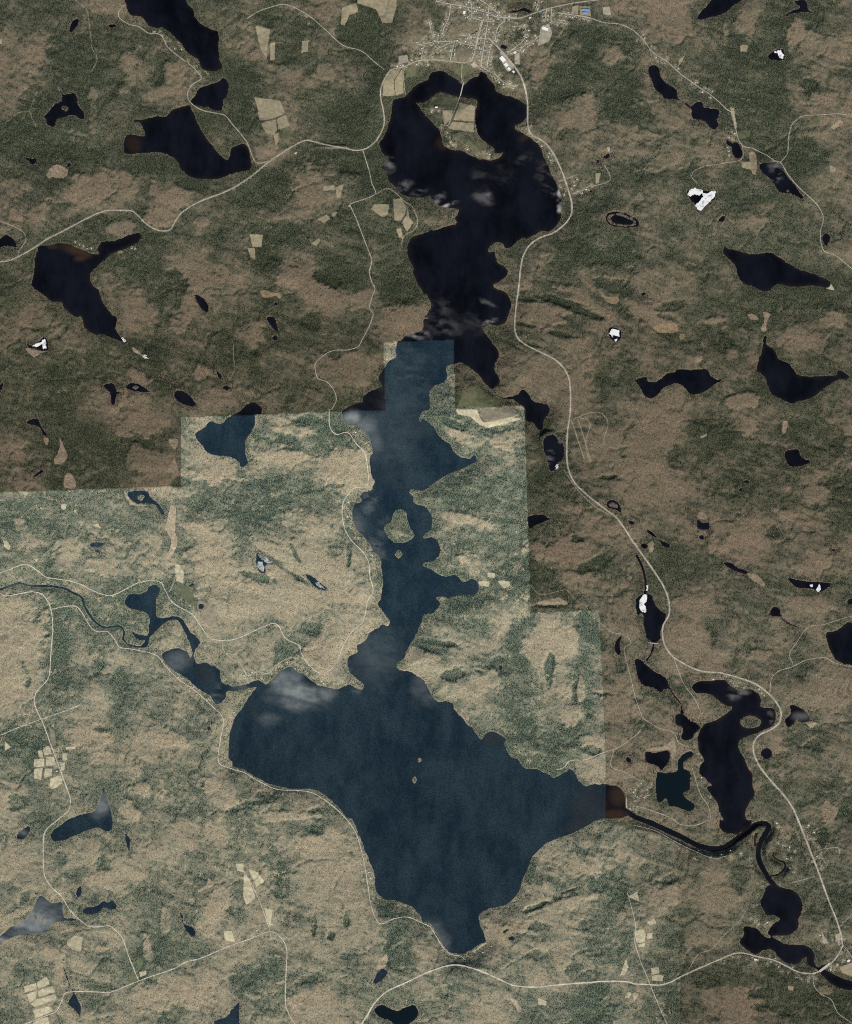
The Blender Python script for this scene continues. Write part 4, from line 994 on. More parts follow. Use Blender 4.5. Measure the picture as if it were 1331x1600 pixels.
def pale_grid(gx, gy):
    X, Y = np.meshgrid(gx, gy)
    py = CY - Y / M_PER_PX
    px = X / M_PER_PX + CX
    s = 1.0 - 0.20 * sstep(950, 1250, py) - 0.40 * sstep(930, 1063, px)
    return np.where(inside([PALE_LOOP], gx, gy), s, 0.0)


pale = pale_grid(GX, GY)
sheet_pale = pale.copy()
PX, PY = XX / M_PER_PX + CX, CY - YY / M_PER_PX
pale = pale + np.where(pale == 0, 0.13 * (1 - sstep(330, 560, PY)) + 0.17 * sstep(760, 1060, PY) * (1 - .8 * sstep(1440, 1540, PY)) + .04 * sstep(640, 900, PX), 0)

# ---------------------------------------------------------------- terrain heights
E = np.maximum(E, 14)
waters = []
for ln in WATERS.strip().splitlines():
    nm, grp, label, geo = (s.strip() for s in ln.split('|'))
    loops, width = [], None
    if geo.startswith('~'):
        w, geo = geo.split(' ', 1)
        width = float(w[1:])
        loops = [smooth_line(outline(geo), False)]
    else:
        loops = [smooth_line(outline(s), True) for s in geo.split('/')]
    waters.append(dict(name=nm, grp=grp, label=label, loops=loops, width=width))

SD = np.full((NY, NX), 400.0)                       # signed distance to the nearest shore
LEVEL = np.full((NY, NX), -999.0)
shore_noise = 20 * fbm(XX, YY, 85, 101, 4, .7)
H = E.copy()
for wi, wtr in enumerate(waters):
    allp = np.vstack(wtr['loops'])
    R = 330.0
    w = wtr['win'] = win(allp, R)
    x0, x1, y0, y1 = w
    d = np.full((y1 - y0, x1 - x0), R)
    for lp in wtr['loops']:
        d = np.minimum(d, line_dist(lp, R, wtr['width'] is None, w))
    if wtr['width'] is None:
        ins = inside(wtr['loops'], GX[x0:x1], GY[y0:y1])
        d = np.where(ins, -d, d)
        size = math.sqrt(max(1, ins.sum())) * G_STEP
    else:
        d = d - wtr['width'] / 2
        size = 60
    d = d + shore_noise[y0:y1, x0:x1] * min(1.0, .3 + size / 600.0)
    wtr['sd'], wtr['size'] = d, size
    if wtr['grp'] == 'main':
        wtr['h'] = 2.0 + 0.16 * wi if wi < 7 else 3.2 + 0.02 * wi
    else:
        near = E[y0:y1, x0:x1][d < 30]
        wtr['h'] = max(6.0, float(np.percentile(near, 25))) if near.size else 6.0
    S = SD[y0:y1, x0:x1]
    LEVEL[y0:y1, x0:x1] = np.where((d < S) & (d < 0), wtr['h'], LEVEL[y0:y1, x0:x1])
    np.minimum(S, d, out=S)
# widest waters last, so that small ponds do not dent their shores
for wtr in sorted(waters, key=lambda q: q['size']):
    x0, x1, y0, y1 = wtr['win']
    d = wtr['sd']
    reach = min(320.0, 60 + wtr['size'] * 0.4)
    wgt = 1 - sstep(0, reach, d)
    S = H[y0:y1, x0:x1]
    S += (wtr['h'] + 3 + 0.06 * np.maximum(d, 0) - S) * wgt
for wtr in sorted(waters, key=lambda q: q['size']):
    x0, x1, y0, y1 = wtr['win']
    d = wtr['sd']
    S = H[y0:y1, x0:x1]
    S[:] = np.where((d >= 0) & (d < 60), np.maximum(S, wtr['h'] + 0.25 + 0.09 * d), S)
for wtr in sorted(waters, key=lambda q: q['size']):
    x0, x1, y0, y1 = wtr['win']
    d = wtr['sd']
    S = H[y0:y1, x0:x1]
    S[:] = np.where(d < 0, wtr['h'] + np.maximum(d * 0.16, -16), S)

# roads, fields, houses keep the canopy off
CLEAR = np.full((NY, NX), 200.0)                     # distance to anything cleared
ROADD = np.full((NY, NX), 200.0)
roads = []
for ln in ROADS.strip().splitlines():
    wd, nm, label, geo = (s.strip() for s in ln.split('|'))
    P = smooth_line(outline(geo), False, 12.0)
    P = P + np.stack([4 * fbm(P[:, 0], P[:, 1], 160, 5, 2), 4 * fbm(P[:, 0], P[:, 1], 160, 6, 2)], axis=1)
    wd = float(wd) * (1.0 if nm == 'village_street' else .64)
    roads.append(dict(w=float(wd), name=nm, label=label, P=P))
    w = win(P, 90)
    x0, x1, y0, y1 = w
    d = line_dist(P, 90.0, False, w) - float(wd) / 2
    np.minimum(CLEAR[y0:y1, x0:x1], d, out=CLEAR[y0:y1, x0:x1])
    dd = np.where(d < 88 - float(wd) / 2, d * (1.0 if float(wd) > 11 else 1.5), 200)
    np.minimum(ROADD[y0:y1, x0:x1], dd, out=ROADD[y0:y1, x0:x1])
fields = []
for ln in FIELDS.strip().splitlines():
    kd, geo = ln.strip().split(' ', 1)
    P = outline(geo)
    P = smooth_line(P, True, 9.0) if kd in 'mo' else np.vstack([np.linspace(P[i], P[(i + 1) % len(P)], 6, endpoint=False) for i in range(len(P))])
    a = 14 if kd in 'mo' else 5
    P = P + np.stack([a * fbm(P[:, 0], P[:, 1], 70, 7, 2), a * fbm(P[:, 0], P[:, 1], 70, 8, 2)], axis=1)
    fields.append(dict(k=kd, P=P))
    w = win(P, 60)
    x0, x1, y0, y1 = w
    if x0 >= x1 or y0 >= y1:
        continue
    d = line_dist(P, 60.0, True, w)
    d = np.where(inside([P], GX[x0:x1], GY[y0:y1]), -d, d)
    np.minimum(CLEAR[y0:y1, x0:x1], d + 4, out=CLEAR[y0:y1, x0:x1])

canopy = sstep(2, 22, CLEAR) * sstep(2, 26, SD)
jit = rng.uniform(-1, 1, (NY, NX))
H += canopy * (jit * (2.2 + 2.2 * cover) + 3.0 * fbm(XX, YY, 60, 111, 2))
for wtr in waters:                                    # keep strands above the water
    x0, x1, y0, y1 = wtr['win']
    d = wtr['sd']
    S = H[y0:y1, x0:x1]
    S[:] = np.where((d >= 0) & (d < 60) & (SD[y0:y1, x0:x1] > 0), np.maximum(S, wtr['h'] + 0.2 + 0.05 * d), S)
SURF = np.where(LEVEL > -900, np.maximum(H, LEVEL), H)
SURF = np.where(SD < 0, np.maximum(SURF, LEVEL), SURF)


def sample(A, x, y):
    u = np.clip((np.asarray(x) - GX[0]) / G_STEP, 0, NX - 1.001)
    v = np.clip((np.asarray(y) - GY[0]) / G_STEP, 0, NY - 1.001)
    i, j = u.astype(int), v.astype(int)
    fu, fv = u - i, v - j
    return (A[j, i] * (1 - fu) + A[j, i + 1] * fu) * (1 - fv) + (A[j + 1, i] * (1 - fu) + A[j + 1, i + 1] * fu) * fv


# ---------------------------------------------------------------- dwellings: where they stand (their clearings mark the ground)
# number | group | label | line along which they stand
CLUSTERS = '''
9 | houses along the western approach | small house along the road just west of the village | 10: 1110,430 1180,415 1260,380 1331,370
12 | houses on the north-eastern shore | small house between highway and eastern shore of the northern basin | 20: 625,700 650,830 740,900 800,1000 850,1110 875,1200
7 | houses on the eastern lots | small house on the straight lane east of the northern basin | 20: 900,1090 940,1070 915,1190 1000,1150 1100,1115
9 | houses on the island | small house along the southern shore of the farmed island | 20: 40,660 90,670 60,720 120,820 170,890 260,915 330,945 410,960
8 | houses on the western cove | small house on the wooded western cove above the seam | 12: 840,110 900,140 950,190 970,250
10 | houses on the western shore | small house between the western shore road and the island strait | 12: 850,560 850,660 880,740 930,800 980,880 1020,960
12 | houses on the northern bay | small house round the northern bay of the big basin | 13: 390,350 460,310 540,340 600,400 690,430 800,430 880,440
6 | houses at the inlet mouth | small house above the mouth of the inlet river | 13: 190,375 250,370 300,380 310,410
7 | houses on the curved beach | small house behind the curved western beach of the big basin | 13: 150,600 100,690 80,780 80,860 180,945
7 | houses on the southern beach | small house behind the sandy southern beach | 24: 140,795 200,830 300,815 360,785 410,800
6 | houses on the south-western shore | small house on the south-western shore of the big basin | 14: 940,230 985,400 1060,495 1200,530 1260,570
9 | houses on the inlet lake | small house along the south bank of the narrow inlet lake | 03: 1080,370 1160,430 1230,490 1320,530
7 | houses at the outlet beach | small house behind the outlet beach of the big basin | 23: 1270,1060 1300,1130 1290,1200 1331,1220
7 | houses by the outlet campground | small house on the lanes west of the green pond | 33: 10,990 40,1040 90,1060 40,1130
6 | houses south of the outlet river | small house along the lane south of the outlet river | 34: 270,165 400,215 560,215 650,190 690,250
9 | houses east of the oxbow | small house in the woods east of the oxbow | 34: 860,30 920,60 890,130 960,170 950,260 990,310
12 | houses on the highway lots | small house on the cleared lots east of the lower highway | 34: 1050,30 1085,110 1110,180 1140,250 1150,310
10 | houses at the southern fork | small house near the southern highway fork | 34: 1130,690 1160,740 1240,720 1300,850 1230,880 1160,890 1260,930
12 | houses on the southern highway | small house along the southern highway below the twin basins | 34: 550,850 650,830 740,850 830,850 920,910 1000,950 1110,965
6 | houses on the twin basin | small house on the western shore of the twin-basin lake | 34: 740,390 770,440 740,600 790,650 830,640
7 | houses on the highway curve | small house between the highway curve and the two-armed lake | 33: 390,380 480,375 600,410 690,440 800,510 820,550
6 | houses west of the two-armed lake | small house on the western bank of the two-armed lake | 33: 390,640 370,800 410,900 440,1000 480,1140
12 | houses along the chain of ponds | small house along the road past the chain of dark ponds | 30: 30,230 60,260 110,325 200,385 290,465 390,535 470,590
5 | houses at the third chain pond | small house near the third pond of the chain | 30: 590,760 605,800 580,990 620,1000
8 | houses on the top left lake | small house on the western shore of the top left lake | 00: 810,115 900,180 1010,220 1100,300 1180,370 1225,440 1270,490
4 | houses on the black left lake | small house on the northern shore of the black left lake | 01: 440,235 480,245 770,290 830,265
5 | houses at the farm crossroads | small house at the farm crossroads, bottom centre left | 14: 90,720 250,720 350,660 370,570 340,540
3 | houses at the divided fields | small house beside the divided cream fields, left | 03: 335,820 350,855 350,955
2 | houses at the northern farms | small house on the road up to the northern farms | 10: 500,50 640,150 760,180
'''
VILLAGE_LABEL = 'small house with a pale roof on the street grid of the village'
houses = []                                            # x, y, turn, group, label


def try_house(x, y, a, group, label, gap=26):
    if not (GX[0] + 50 < x < GX[-1] - 50 and GY[0] + 50 < y < GY[-1] - 50):
        return False
    if sample(SD, x, y) < 16 or sample(CLEAR, x, y) < 9:
        return False
    for h in houses:
        if (h[0] - x) ** 2 + (h[1] - y) ** 2 < gap * gap:
            return False
    houses.append((x, y, a, group, label))
    return True


def along(P, n, group, label, lo, hi, gap=26):
    seg = np.linalg.norm(np.diff(P, axis=0), axis=1)
    cum = np.concatenate([[0], np.cumsum(seg)])
    got = tries = 0
    while got < n and tries < n * 40:
        tries += 1
        s = random.uniform(0, cum[-1])
        i = min(len(seg) - 1, int(np.searchsorted(cum, s, side='right')) - 1)
        t = (s - cum[i]) / max(seg[i], 1e-6)
        p = P[i] * (1 - t) + P[i + 1] * t
        dv = (P[i + 1] - P[i]) / max(seg[i], 1e-6)
        off = random.uniform(lo, hi) * random.choice((-1, 1))
        x, y = p[0] - dv[1] * off, p[1] + dv[0] * off
        if try_house(x, y, math.atan2(dv[1], dv[0]) + random.choice((0, math.pi / 2)) + random.uniform(-.15, .15), group, label, gap):
            got += 1


cl = []
for ln in CLUSTERS.strip().splitlines():
    n, grp, label, geo = (q.strip() for q in ln.split('|'))
    P = smooth_line(outline(geo), False, 10)
    along(P, int(int(n) * .75), grp, label, 2, 45)
    cl.append((P, int(int(n) * 1.5), grp, label))
n_hamlets = len(houses)
village = []
for r in roads:
    if r['name'] == 'village_street':
        n0 = len(houses)
        L = np.linalg.norm(np.diff(r['P'], axis=0), axis=1).sum()
        along(r['P'], max(3, int(L / 21)), 'houses of the village', 'house on the ' + r['label'], 16, 46, 17)
        village += houses[n0:]
keep_every = max(1, math.ceil(len(village) / (300 - n_hamlets)))
listed = village[::keep_every]
chosen = houses[:n_hamlets] + listed
for P, n, grp, label in cl:
    along(P, n, grp, label, 4, 75, 22)
ids = {id(h) for h in chosen}
spare = [h for h in houses if id(h) not in ids]
houses = chosen

village_edge = np.zeros((NY, NX))
x0, x1, y0, y1 = waters[0]['win']
village_edge[y0:y1, x0:x1] = 1 - sstep(60, 140, waters[0]['sd'])

# bare ground round dwellings and along roads
BARE = np.zeros((NY, NX))
for h in houses + spare:
    x0, x1, y0, y1 = win(np.array([[h[0] - 70, h[1] - 70], [h[0] + 70, h[1] + 70]]), 0)
    d = np.hypot(XX[y0:y1, x0:x1] - h[0], YY[y0:y1, x0:x1] - h[1])
    np.maximum(BARE[y0:y1, x0:x1], 0.95 * (1 - sstep(14, 62, d)), out=BARE[y0:y1, x0:x1])
    np.minimum(CLEAR[y0:y1, x0:x1], d - 14, out=CLEAR[y0:y1, x0:x1])
np.maximum(BARE, 0.66 * (1 - sstep(4, 32, ROADD)), out=BARE)
# the village blocks are yards and lawns rather than forest
vg = blob_fall(XX, YY, (*ground(752, 52), 620, 560, -.3, 1)) + .3 * wob
vg2 = blob_fall(XX, YY, (*ground(690, 78), 800, 230, .1, 1)) + .3 * wob
vg = np.minimum(vg, vg2)
village_w = 1 - sstep(.75, 1.15, vg)
BARE = np.maximum(BARE, village_w * np.clip(.60 + .6 * fbm(XX, YY, 60, 121, 3), 0, .95))
speck = fbm(XX, YY, 95, 201, 3, .7) + .25 * fbm(XX, YY, 900, 211, 2)
BARE = np.maximum(BARE, .8 * sstep(.36, .52, speck) * (pale > .4) + .55 * sstep(.42, .56, speck))
lake_edge = sstep(4, 14, SD) * (1 - sstep(45, 110, SD))
BARE = np.maximum(BARE, .62 * lake_edge * sstep(.05, .35, fbm(XX, YY, 70, 221, 3, .7)) * (village_edge))
for bx, by, rx, ry in ((1262, 1310, 230, 480), (1290, 1330, 260, 300), (1300, 1478, 300, 330), (1175, 1500, 800, 130), (985, 1225, 150, 260), (1205, 1380, 200, 330), (1015, 95, 420, 250)):
    lot = 1 - sstep(.6, 1.2, blob_fall(XX, YY, (*ground(bx, by), rx, ry, 0, 1)) + .4 * wob)
    BARE = np.maximum(BARE, lot * np.clip(.36 + .85 * fbm(XX, YY, 55, 231, 3, .7), 0, .9))
BARE *= sstep(-5, 12, SD)

WET = np.zeros((NY, NX))
for wtr in waters:
    if wtr['size'] < 420 and wtr['grp'] == 'own':
        x0, x1, y0, y1 = wtr['win']
        np.maximum(WET[y0:y1, x0:x1], .75 * (1 - sstep(5, 42, wtr['sd'])), out=WET[y0:y1, x0:x1])

# ---------------------------------------------------------------- terrain: one sheet, fine in view, stretched to the horizon
out_steps = np.concatenate([[25, 70], np.arange(150, 4500, 270), [5200, 6500, 9500, 17000, 30000, 50000.]])
TX = np.concatenate([GX[0] - out_steps[::-1], GX, GX[-1] + out_steps])
TY = np.concatenate([GY[0] - out_steps[::-1], GY, GY[-1] + out_steps])
no = len(out_steps)


def pad(A, fill=None):
    B = np.pad(A, no, mode='edge')
    return B


TXX, TYY = np.meshgrid(TX, TY)
outer = np.ones_like(TXX, dtype=bool)
outer[no:-no, no:-no] = False
Hp = pad(H)
far = np.maximum(np.abs(TXX) - GX[-1], 0) + np.maximum(np.abs(TYY) - GY[-1], 0)
Hp = np.where(outer, Hp + (80 + 110 * fbm(TXX, TYY, 2900, 81, 4, .45) + 46 * fbm(TXX, TYY, 700, 91, 3, .46) - Hp) * sstep(0, 400, far), Hp)
Cp = pad(cover)
Cp = np.where(outer, Cp + (np.clip(.42 + .5 * fbm(TXX, TYY, 1300, 61, 5, .65), 0, 1) - Cp) * sstep(0, 160, far), Cp)
Pp, Bp = pad(pale), np.where(outer, 0, pad(BARE))
Sp = np.where(outer, 0, pad((1 - sstep(6, 24, SD)) * (SD > -10)))
nyT, nxT = TXX.shape
jy, ix = np.meshgrid(np.arange(nyT - 1), np.arange(nxT - 1), indexing='ij')
q = np.stack([jy * nxT + ix, jy * nxT + ix + 1, (jy + 1) * nxT + ix + 1, (jy + 1) * nxT + ix], axis=-1).reshape(-1, 4)
me = grid_mesh('terrain', TXX.ravel(), TYY.ravel(), Hp.ravel(), q, MAT_LAND, dict(cover=Cp, pale=Pp, bare=Bp, shore=Sp, wet=np.where(outer, 0, pad(WET))))
link('terrain', me, 'rolling forested ground of brown hardwood slopes and green conifer stands', 'structure')

# ---------------------------------------------------------------- waters
films, shallows = blobs(FILMS), blobs(SHALLOWS)
wq = 60 * fbm(XX, YY, 300, 141, 3)
wisp = fbm(XX + wq, YY * 1.5 - wq, 260, 151, 5, .62)
wv2 = fbm((XX - wq) * .6 + YY * .5, YY * 1.3 + wq, 110, 161, 4, .6)
FILM = np.zeros((NY, NX))
SHAL = np.zeros((NY, NX))
for arr, lst in ((FILM, films), (SHAL, shallows)):
    for b in lst:
        x0, x1, y0, y1 = blob_win(b)
        if x0 >= x1 or y0 >= y1:
            continue
        r = blob_fall(XX[y0:y1, x0:x1], YY[y0:y1, x0:x1], b)
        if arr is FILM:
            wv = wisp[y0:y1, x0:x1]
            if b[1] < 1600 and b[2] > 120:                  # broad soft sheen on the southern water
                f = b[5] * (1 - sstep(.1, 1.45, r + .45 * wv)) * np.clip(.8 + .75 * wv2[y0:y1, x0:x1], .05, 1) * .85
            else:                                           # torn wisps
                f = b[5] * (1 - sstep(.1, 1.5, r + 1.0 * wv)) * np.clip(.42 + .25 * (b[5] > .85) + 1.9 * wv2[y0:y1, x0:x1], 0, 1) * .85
        else:
            f = b[5] * (1 - sstep(.25, 1.25, r + .35 * wob[y0:y1, x0:x1]))
        np.maximum(arr[y0:y1, x0:x1], f, out=arr[y0:y1, x0:x1])
for wtr in waters:
    x0, x1, y0, y1 = wtr['win']
    st = 1
    xi, yi = np.arange(x0, x1, st), np.arange(y0, y1, st)
    sd = wtr['sd'][::st, ::st]
    if sd.shape[0] < 2 or sd.shape[1] < 2:
        continue
    lo = np.minimum(np.minimum(sd[:-1, :-1], sd[1:, :-1]), np.minimum(sd[:-1, 1:], sd[1:, 1:]))
    b0, b1, f = cells(lo < 10)
    if len(f) == 0:
        continue
    vy, vx = yi[b0], xi[b1]
    sdv = sd[b0, b1]
    edge = sstep(-70, 0, SD[vy, vx])
    shal = np.maximum(SHAL[vy, vx], (.34 if wtr['size'] > 600 else .12) * edge * np.clip(.5 + 1.2 * wob[vy, vx], 0, 1))
    tint = np.full(len(vx), 1.0 if ('green' in wtr['label']) else 0.0)
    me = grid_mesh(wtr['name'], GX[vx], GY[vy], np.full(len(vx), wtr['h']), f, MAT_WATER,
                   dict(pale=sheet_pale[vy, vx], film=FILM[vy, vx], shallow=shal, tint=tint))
    link(wtr['name'], me, wtr['label'], 'structure')

# ---------------------------------------------------------------- landmarks for telling fields apart
LANDMARKS = [(720, 60, 'the village'), (715, 195, "the farmed island"), (560, 300, 'the western arm of the northern basin'), (780, 430, 'the narrows of the northern basin'),
             (290, 220, 'the broad upper left lake'), (120, 450, 'the black left lake'), (350, 690, 'the heart-shaped seam lake'), (70, 1200, 'the crossing of the left lanes'),
             (40, 1430, 'the pale grey lake'), (420, 1450, 'the farm crossroads'), (1000, 1460, 'the cream fields lane'), (1130, 1180, 'the two-armed lake'),
             (960, 345, 'the ringed oval pond'), (1220, 420, 'the kite-shaped lake'), (1060, 600, 'the arched lake'), (1200, 250, 'the end of the pond chain'),
             (730, 640, 'the eastern seam point'), (230, 940, 'the western inlet lake'), (1010, 960, 'the pond at the highway curve'), (650, 1250, 'the big basin'),
             (1210, 1420, 'the twin-basin lake'), (70, 1540, 'the bottom left corner'), (1270, 900, 'the middle of the right edge'), (560, 1530, 'the bottom ponds')]
ORD = ['nearest', 'second nearest', 'third nearest', 'fourth nearest', 'fifth nearest', 'sixth nearest', 'seventh nearest', 'eighth nearest', 'ninth nearest', 'tenth nearest', 'eleventh nearest', 'twelfth nearest']
DESC = dict(t='dry tan field', c='cream hay field', g='dull green meadow', b='brown meadow', m='tan marsh', o='orange-tan bog', k='bare gravel lot', s='pale sand strip')
NAMES = dict(t='field', c='field', g='meadow', b='meadow', m='marsh', o='bog', k='gravel_lot', s='beach')
for f in fields:
    cx, cy = f['P'].mean(axis=0)
    px, py = cx / M_PER_PX + CX, CY - cy / M_PER_PX
    best = min(LANDMARKS, key=lambda l: (l[0] - px) ** 2 + (l[1] - py) ** 2)
    f['lm'] = best[2]
    dx, dy = px - best[0], py - best[1]
    f['dist'] = math.hypot(dx, dy)
    oc = int(round(math.atan2(dy, dx) / (math.pi / 4))) % 8
    f['dir'] = ['right of', 'below right of', 'below', 'below left of', 'left of', 'above left of', 'above', 'above right of'][oc]
key_groups = {}
for f in fields:
    key_groups.setdefault((f['k'], f['dir'], f['lm']), []).append(f)
for (kd, dr, lm), lst in key_groups.items():
    lst.sort(key=lambda f: f['dist'])
    for i, f in enumerate(lst):
        f['label'] = f"{DESC[kd]} {dr} {lm}" if len(lst) == 1 else f"{DESC[kd]} {dr} {lm}, {ORD[i]} of {len(lst)}"
for f in fields:
    P = f['P']
    g = 7.0
    gx = np.arange(P[:, 0].min() - g, P[:, 0].max() + 2 * g, g)
    gy = np.arange(P[:, 1].min() - g, P[:, 1].max() + 2 * g, g)
    m = inside([P], gx[:-1] + g / 2, gy[:-1] + g / 2)
    xm, ym = np.meshgrid(gx[:-1] + g / 2, gy[:-1] + g / 2)
    m &= sample(SD, xm, ym) > 3
    b0, b1, fc = cells(m)
    if len(fc) == 0:
        continue
    x, y = gx[b1], gy[b0]
    z = sample(H, x, y) + 1.6
    me = grid_mesh(NAMES[f['k']], x, y, z, fc, FIELD_MATS[f['k']], dict(pale=sample(pale, x, y)))
    link(NAMES[f['k']], me, f['label'], 'structure')

# ---------------------------------------------------------------- roads
for i, r in enumerate(roads):
    P, w = r['P'], r['w']
    T = np.gradient(P, axis=0)
    T /= np.maximum(np.linalg.norm(T, axis=1, keepdims=True), 1e-6)
    N = np.stack([-T[:, 1], T[:, 0]], axis=1)
    wv = (w / 2 * (1 + .22 * fbm(P[:, 0], P[:, 1], 90, 9, 2)))[:, None]
    rows = [P + N * (wv * s) for s in (-1, -.33, .33, 1)]
    z = np.max([sample(SURF, q[:, 0], q[:, 1]) for q in rows], axis=0)
    zs = np.maximum(z, np.convolve(np.pad(z, 3, mode='edge'), np.ones(7) / 7, mode='valid')) + 2.0 + 0.12 * (i % 9)
    n = len(P)
    xs = np.concatenate([q[:, 0] for q in rows]); ys = np.concatenate([q[:, 1] for q in rows])
    zz = np.tile(zs, 4)
    ar = np.arange(n - 1)
    fc = np.concatenate([np.stack([a * n + ar, a * n + ar + 1, (a + 1) * n + ar + 1, (a + 1) * n + ar], axis=1)[:, ::-1] for a in range(3)])
    me = grid_mesh(r['name'], xs, ys, zz, fc, MAT_TRACK if r['name'] == 'track' else MAT_STREET if r['name'] == 'village_street' else MAT_ROAD, dict(pale=sample(pale, xs, ys)))
    link(r['name'], me, r['label'], 'structure')

# ---------------------------------------------------------------- white drifts of ice
for ln in ICE.splitlines():
    label, geo = (s.strip() for s in ln.split('|'))
    P = outline(geo)
    P = np.vstack([np.linspace(P[i], P[(i + 1) % len(P)], 5, endpoint=False) for i in range(len(P))])
    P = P + rng.normal(0, 4.0, P.shape)
    c = P.mean(axis=0)
    lv = sample(np.where(LEVEL > -900, LEVEL, H), c[0], c[1])
    base = max(float(lv), float(sample(SURF, c[0], c[1]))) - 0.2
    top = max(base + 1.2, float(np.max(sample(H, P[:, 0], P[:, 1])))) + 0.5
    top = min(top, base + 9)
    bm = bmesh.new()
    vsx = [bm.verts.new((x - c[0], y - c[1], top - base)) for x, y in P]
    fa = bm.faces.new(vsx)
    if fa.normal.z < 0 or sum((P[i][0] * P[(i + 1) % len(P)][1] - P[(i + 1) % len(P)][0] * P[i][1]) for i in range(len(P))) < 0:
        bmesh.ops.reverse_faces(bm, faces=[fa])
    ex = bmesh.ops.extrude_face_region(bm, geom=[fa])
    for v in [g for g in ex['geom'] if isinstance(g, bmesh.types.BMVert)]:
        pass
    for v in vsx:
        v.co.z = 0
        v.co.x *= 1.03
        v.co.y *= 1.03
    bmesh.ops.triangulate(bm, faces=bm.faces[:])
    bmesh.ops.recalc_face_normals(bm, faces=bm.faces[:])
    me = bpy.data.meshes.new('ice_patch')
    bm.to_mesh(me)
    bm.free()
    me.materials.append(MAT_ICE_THIN if 'west of the long lake' in label else MAT_ICE)
    o = link('ice_patch', me, label, cat='ice', group='white patches on the ponds')
    o.location = (c[0], c[1], base)

# ---------------------------------------------------------------- buildings
MAT_WALLS = [plain_material('siding_white', (.62, .60, .56)), plain_material('siding_tan', (.40, .34, .25)), plain_material('siding_grey', (.32, .32, .31))]
MAT_ROOFS = [plain_material('roof_pale', (.44, .43, .40)), plain_material('roof_grey', (.27, .265, .26)), plain_material('roof_tan', (.35, .31, .25)),
             plain_material('roof_dark', (.13, .12, .115)), plain_material('roof_white', (.78, .78, .77)), plain_material('roof_red', (.42, .10, .07)),
             plain_material('roof_blue', (.13, .27, .50)), plain_material('roof_brown', (.22, .14, .10))]
MAT_TRIM = plain_material('metal_trim', (.45, .46, .47), .4)
MAT_CONCRETE = plain_material('concrete', (.42, .40, .37), .85)


def house_mesh(L, W, hgt, ridge, wing, mats):
    """gabled house with eaves, a lower wing and a chimney; slot 0 walls, slot 1 roof"""
    bm = bmesh.new()

    def gable(cx, cy, l, w, h, r, turn):
        def v(x, y, z):
            return bm.verts.new((cx + (-y if turn else x), cy + (x if turn else y), z))
        a, b = l / 2, w / 2
        B = [v(-a, -b, -3), v(a, -b, -3), v(a, b, -3), v(-a, b, -3)]
        T = [v(-a, -b, h), v(a, -b, h), v(a, b, h), v(-a, b, h)]
        R = [v(-a, 0, h + r), v(a, 0, h + r)]
        for i in range(4):
            bm.faces.new([B[i], B[(i + 1) % 4], T[(i + 1) % 4], T[i]])
        bm.faces.new([T[1], T[2], R[1]])
        bm.faces.new([T[3], T[0], R[0]])
        e, d = 0.9, .25
        s = r / b
        for sg in (-1, 1):
            y0 = sg * (b + e)
            z0 = h - e * s
            vv = [v(-a - e, 0, h + r + d), v(a + e, 0, h + r + d), v(a + e, y0, z0 + d), v(-a - e, y0, z0 + d)]
            f = bm.faces.new(vv if sg < 0 else vv[::-1])
            f.material_index = 1
            f2 = bm.faces.new([v(-a - e, 0, h + r + d - .3), v(a + e, 0, h + r + d - .3), v(a + e, y0, z0 + d - .3), v(-a - e, y0, z0 + d - .3)][::-1 if sg < 0 else 1])
            f2.material_index = 1
    gable(0, 0, L, W, hgt, ridge, False)
    if wing:
        gable(L * .2, -W * .65, W * .8, L * .42, hgt * .8, ridge * .7, True)
    c = bmesh.ops.create_cube(bm, size=1.0)['verts']
    for v in c:
        v.co = Vector((v.co.x * 1.1 - L * .25, v.co.y * 1.1 + W * .12, v.co.z * 4 + hgt + ridge))
    me = bpy.data.meshes.new('house')
    bm.to_mesh(me)
    bm.free()
    for m in mats:
        me.materials.append(m)
    return me


variants = []
for i, (L, W, h, r, wing, wm, rm) in enumerate([(17, 11, 5.5, 4, True, 0, 0), (15, 10, 5, 3.5, False, 1, 1), (16, 10, 6, 4, True, 0, 4), (14, 10, 3.5, 3, False, 2, 2),
                                               (20, 10, 3.5, 2.8, True, 1, 3), (16, 11, 6, 4.5, False, 0, 2), (18, 12, 5, 4, True, 2, 0), (15, 11, 5, 4, True, 1, 7)]):
    variants.append(house_mesh(L, W, h, r, wing, (MAT_WALLS[wm], MAT_ROOFS[rm])))
ROOF_WORD = ['pale', 'grey', 'white', 'tan', 'dark', 'tan', 'pale', 'brown']
NTH = ['first', 'second', 'third', 'fourth', 'fifth', 'sixth', 'seventh', 'eighth', 'ninth', 'tenth', 'eleventh', 'twelfth', 'thirteenth', 'fourteenth', 'fifteenth', 'sixteenth', 'seventeenth', 'eighteenth', 'nineteenth', 'twentieth']
picks = [random.randrange(8) for h in houses]
same = {}
for i, h in enumerate(houses):
    same.setdefault((h[4], ROOF_WORD[picks[i]]), []).append(i)
house_label = {}
for (lab, pk), idx in same.items():
    idx.sort(key=lambda i: houses[i][0])
    base = lab.replace('small pale-roofed house', 'house').replace('small house', 'house')
    for n_, i in enumerate(idx):
        house_label[i] = f'{pk}-roofed {base}' if len(idx) == 1 else f'{pk}-roofed {base}, {NTH[n_]} from left'
for hi, (x, y, a, grp, label) in enumerate(houses):
    o = link('house', variants[picks[hi]], house_label[hi], cat='house', group=grp)
    o.location = (x, y, float(sample(SURF, x, y)) + .8)
    o.rotation_euler = (0, 0, a)
    s = random.uniform(.85, 1.25)
    o.scale = (s, s, s)


